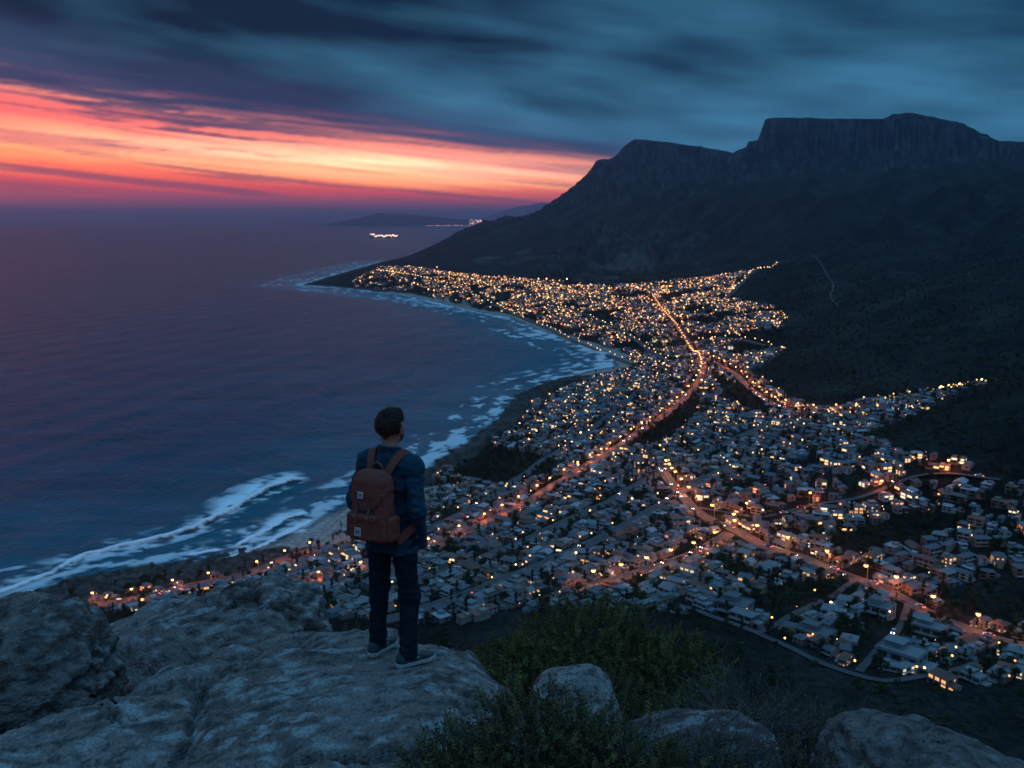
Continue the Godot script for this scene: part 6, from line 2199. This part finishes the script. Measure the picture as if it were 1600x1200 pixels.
func build_backpack() -> void:
	var o := thing("backpack", "brown canvas backpack with flap and pale label patches worn on the man's back", "backpack", Vector3(STAND.x, stand_y, STAND.z), TURN)
	var f := noise(FastNoiseLite.TYPE_SIMPLEX_SMOOTH, 12.0, 161, 3)
	var zc := 0.235
	var hull := func(p: Vector3) -> float:
		var v := clampf((p.y - 0.89) / 0.52, 0.0, 1.0)
		var hw := lerpf(0.166, 0.126, v) + 0.010 * sin(PI * v)
		var hd := lerpf(0.100, 0.078, v)
		return rbox(p, Vector3(0, 1.155, zc - 0.02 * v), Vector3(hw, 0.262, hd), lerpf(0.062, 0.078, v))
	var main := func(p: Vector3) -> float:
		return hull.call(p) + f.get_noise_3dv(p) * 0.009 + 0.0025 * exp(-pow((absf(p.x) - 0.118) / 0.004, 2.0))
	obj("bag", net(main, Vector3(-0.21, 0.86, 0.08), Vector3(0.21, 1.44, 0.37), 0.008), mats.canvas, o)
	# flap over the top, rounded at its lower corners
	var flap := func(p: Vector3) -> float:
		var d: float = hull.call(p) - 0.013 + f.get_noise_3dv(p + Vector3(3, 0, 0)) * 0.007
		d = maxf(d, -(hull.call(p) - 0.001))
		var low := 1.175 + 9.0 * pow(absf(p.x), 3.2) * 4.0 - 0.02 * cos(p.x * 20.0)
		d = maxf(d, low - p.y)
		return maxf(d, (zc - 0.075) - p.z)
	obj("flap", net(flap, Vector3(-0.21, 1.12, 0.12), Vector3(0.21, 1.46, 0.38), 0.006), mats.canvas, o)
	# the flap's piping and seam
	var pip := M.new()
	var edge := []
	for i in 25:
		var x := lerpf(-0.150, 0.150, i / 24.0)
		edge.append(Vector3(x, 1.172 + 36.0 * pow(absf(x), 3.2) - 0.02 * cos(x * 20.0), zc + 0.098 - 1.9 * pow(absf(x), 2.2) * (1.0 + absf(x))))
	pip.tube(edge, range(25).map(func(_q): return 0.0045), 6)
	obj("piping", pip, mats.canvas_dark, o)
	# front pocket with its lid
	var pk := func(p: Vector3) -> float:
		return rbox(p, Vector3(-0.012, 1.015, zc + 0.088), Vector3(0.118, 0.098, 0.030), 0.026) + f.get_noise_3dv(p * 1.3) * 0.006
	var fp := obj("front_pocket", net(pk, Vector3(-0.16, 0.90, 0.26), Vector3(0.14, 1.14, 0.38), 0.006), mats.canvas, o)
	var lid := func(p: Vector3) -> float:
		return rbox(p, Vector3(-0.012, 1.093, zc + 0.096), Vector3(0.122, 0.028, 0.032), 0.018) + f.get_noise_3dv(p * 1.3) * 0.005
	obj("pocket_lid", net(lid, Vector3(-0.16, 1.04, 0.26), Vector3(0.14, 1.14, 0.39), 0.006), mats.canvas, fp)
	# side pockets
	for sg in [-1.0, 1.0]:
		var sp := func(p: Vector3) -> float:
			return rbox(p, Vector3(sg * 0.166, 1.0, zc - 0.005), Vector3(0.030, 0.095, 0.062), 0.026) + f.get_noise_3dv(p * 1.4) * 0.006
		obj("side_pocket", net(sp, Vector3(sg * 0.166 - 0.05, 0.88, 0.15), Vector3(sg * 0.166 + 0.05, 1.12, 0.31), 0.006), mats.canvas, o)
	# two closing straps with buckles
	for x in [-0.062, 0.040]:
		var path := smooth_path([Vector3(x, 1.215, zc + 0.100), Vector3(x, 1.16, zc + 0.100), Vector3(x, 1.12, zc + 0.124), Vector3(x, 1.06, zc + 0.128)], 10)
		var st := obj("closing_strap", ribbon(path, range(11).map(func(_q): return Vector3(0, 0.05, 1)), 0.020, 0.004), mats.canvas_dark, o)
		var bk := M.new()
		bk.cbox(Transform3D(Basis(), Vector3(x, 1.105, zc + 0.133)), Vector3(0.028, 0.022, 0.006), 0.002)
		obj("buckle", bk, mats.buckle, st)
	# label patches; what is written on them is too small to read
	for q in [[Vector3(-0.028, 1.262, zc + 0.1005), Vector2(0.048, 0.050), -0.10, 0.03], [Vector3(-0.045, 0.985, zc + 0.1215), Vector2(0.056, 0.066), -0.02, 0.02]]:
		var tr := Transform3D(Basis(Vector3.RIGHT, q[2]) * Basis(Vector3.FORWARD, q[3]), q[0])
		var pa := M.new()
		pa.cbox(tr, Vector3(q[1].x, q[1].y, 0.006), 0.002)
		var po := obj("label_patch", pa, mats.patch, o)
		var pr := M.new()
		for k in 3:
			pr.box(tr * Transform3D(Basis(), Vector3(0, q[1].y * (0.10 - 0.15 * k), 0.0036)), Vector3(q[1].x * [0.66, 0.5, 0.58][k], q[1].y * [0.14, 0.05, 0.05][k], 0.002))
		obj("print", pr, mats.patch_print, po)
	# carrying handle
	var hd := M.new()
	var arch := smooth_path([Vector3(-0.045, 1.395, 0.165), Vector3(-0.042, 1.44, 0.160), Vector3(0, 1.465, 0.157), Vector3(0.042, 1.44, 0.160), Vector3(0.045, 1.395, 0.165)], 16)
	hd.tube(arch, range(17).map(func(_q): return 0.0095), 8)
	obj("handle", hd, mats.canvas_dark, o)
	for c in o.get_children():   # a small pack: sized down from its top edge
		c.scale = Vector3(0.93, 0.89, 0.95)
		c.position = Vector3(0, 1.417 * 0.11 + 0.01, 0.115 * 0.05)
	# shoulder straps: over the shoulders, down the chest, back under the arms
	for sg in [-1.0, 1.0]:
		var path := smooth_path([Vector3(sg * 0.055, 1.37, 0.150), Vector3(sg * 0.075, 1.43, 0.118), Vector3(sg * 0.105, 1.500, 0.055), Vector3(sg * 0.122, 1.518, -0.005), Vector3(sg * 0.125, 1.480, -0.075), Vector3(sg * 0.128, 1.38, -0.122), Vector3(sg * 0.140, 1.25, -0.128), Vector3(sg * 0.175, 1.12, -0.09), Vector3(sg * 0.205, 1.05, 0.0), Vector3(sg * 0.175, 0.98, 0.12), Vector3(sg * 0.15, 0.95, 0.17)], 40)
		var outs := []
		for i in path.size():
			var p: Vector3 = path[i]
			var c := Vector3(sg * 0.07, clampf(p.y - 0.02, 1.0, 1.40), 0.0)
			outs.append((p - c).normalized())
		obj("shoulder_strap", ribbon(path, outs, 0.058, 0.010), mats.canvas, o)

# ---------------------------------------------------------------- labels that single things out
func landmark(p: Vector3) -> String:
	var q := to_pixel(p + Vector3(0, 3, 0))
	if p.z < -1300.0: return "in the far town"
	var rd := road_near(Vector2(p.x, p.z), 2)
	if rd[0] < 22.0:
		var best := 1e9
		var name := ""
		var names := ["beside the main road", "by the slope road", "beside the curving road", "beside the short side street", "by the pale track", "behind the near beach", "on the seaward street", "on the middle street", "on the inland street", "on the villa lane", "on the right lane", "on the upper lane", "by the promenade", "", "", "", "", "", "by the hillside lane"]
		for i in road_lines.size():
			for pt in road_lines[i]:
				var d := Vector2(p.x, p.z).distance_to(pt)
				if d < best:
					best = d
					name = names[i]
		if name: return name
	if q.x > 1380.0: return "at the right edge"
	if p.x > 150.0: return "below the right slopes"
	if p.x < -60.0: return "near the beach"
	if q.y > 880.0: return "below the bushes"
	return "in the middle town"

func ordinal(n: int) -> String:
	return ["first", "second", "third", "fourth", "fifth", "sixth", "seventh", "eighth", "ninth", "tenth", "eleventh", "twelfth"][n] if n < 12 else "%dth" % (n + 1)

func finish_labels() -> void:
	var groups := {}
	for c in get_children():
		if not (c is Node3D) or not c.has_meta("category"): continue
		if not c.get_meta("category") in ["house", "tree", "street lamp", "car"]: continue
		var l: String = c.get_meta("label")
		if c.get_meta("category") in ["house", "tree"]: l += " " + landmark(c.position)
		c.set_meta("label", l)
		if not groups.has(l): groups[l] = []
		groups[l].append(c)
	for l in groups:
		var g: Array = groups[l]
		if g.size() == 1: continue
		g.sort_custom(func(a, b): return to_pixel(a.position).x < to_pixel(b.position).x)
		for i in g.size():
			g[i].set_meta("label", "%s, %s from left" % [l, ordinal(i)])
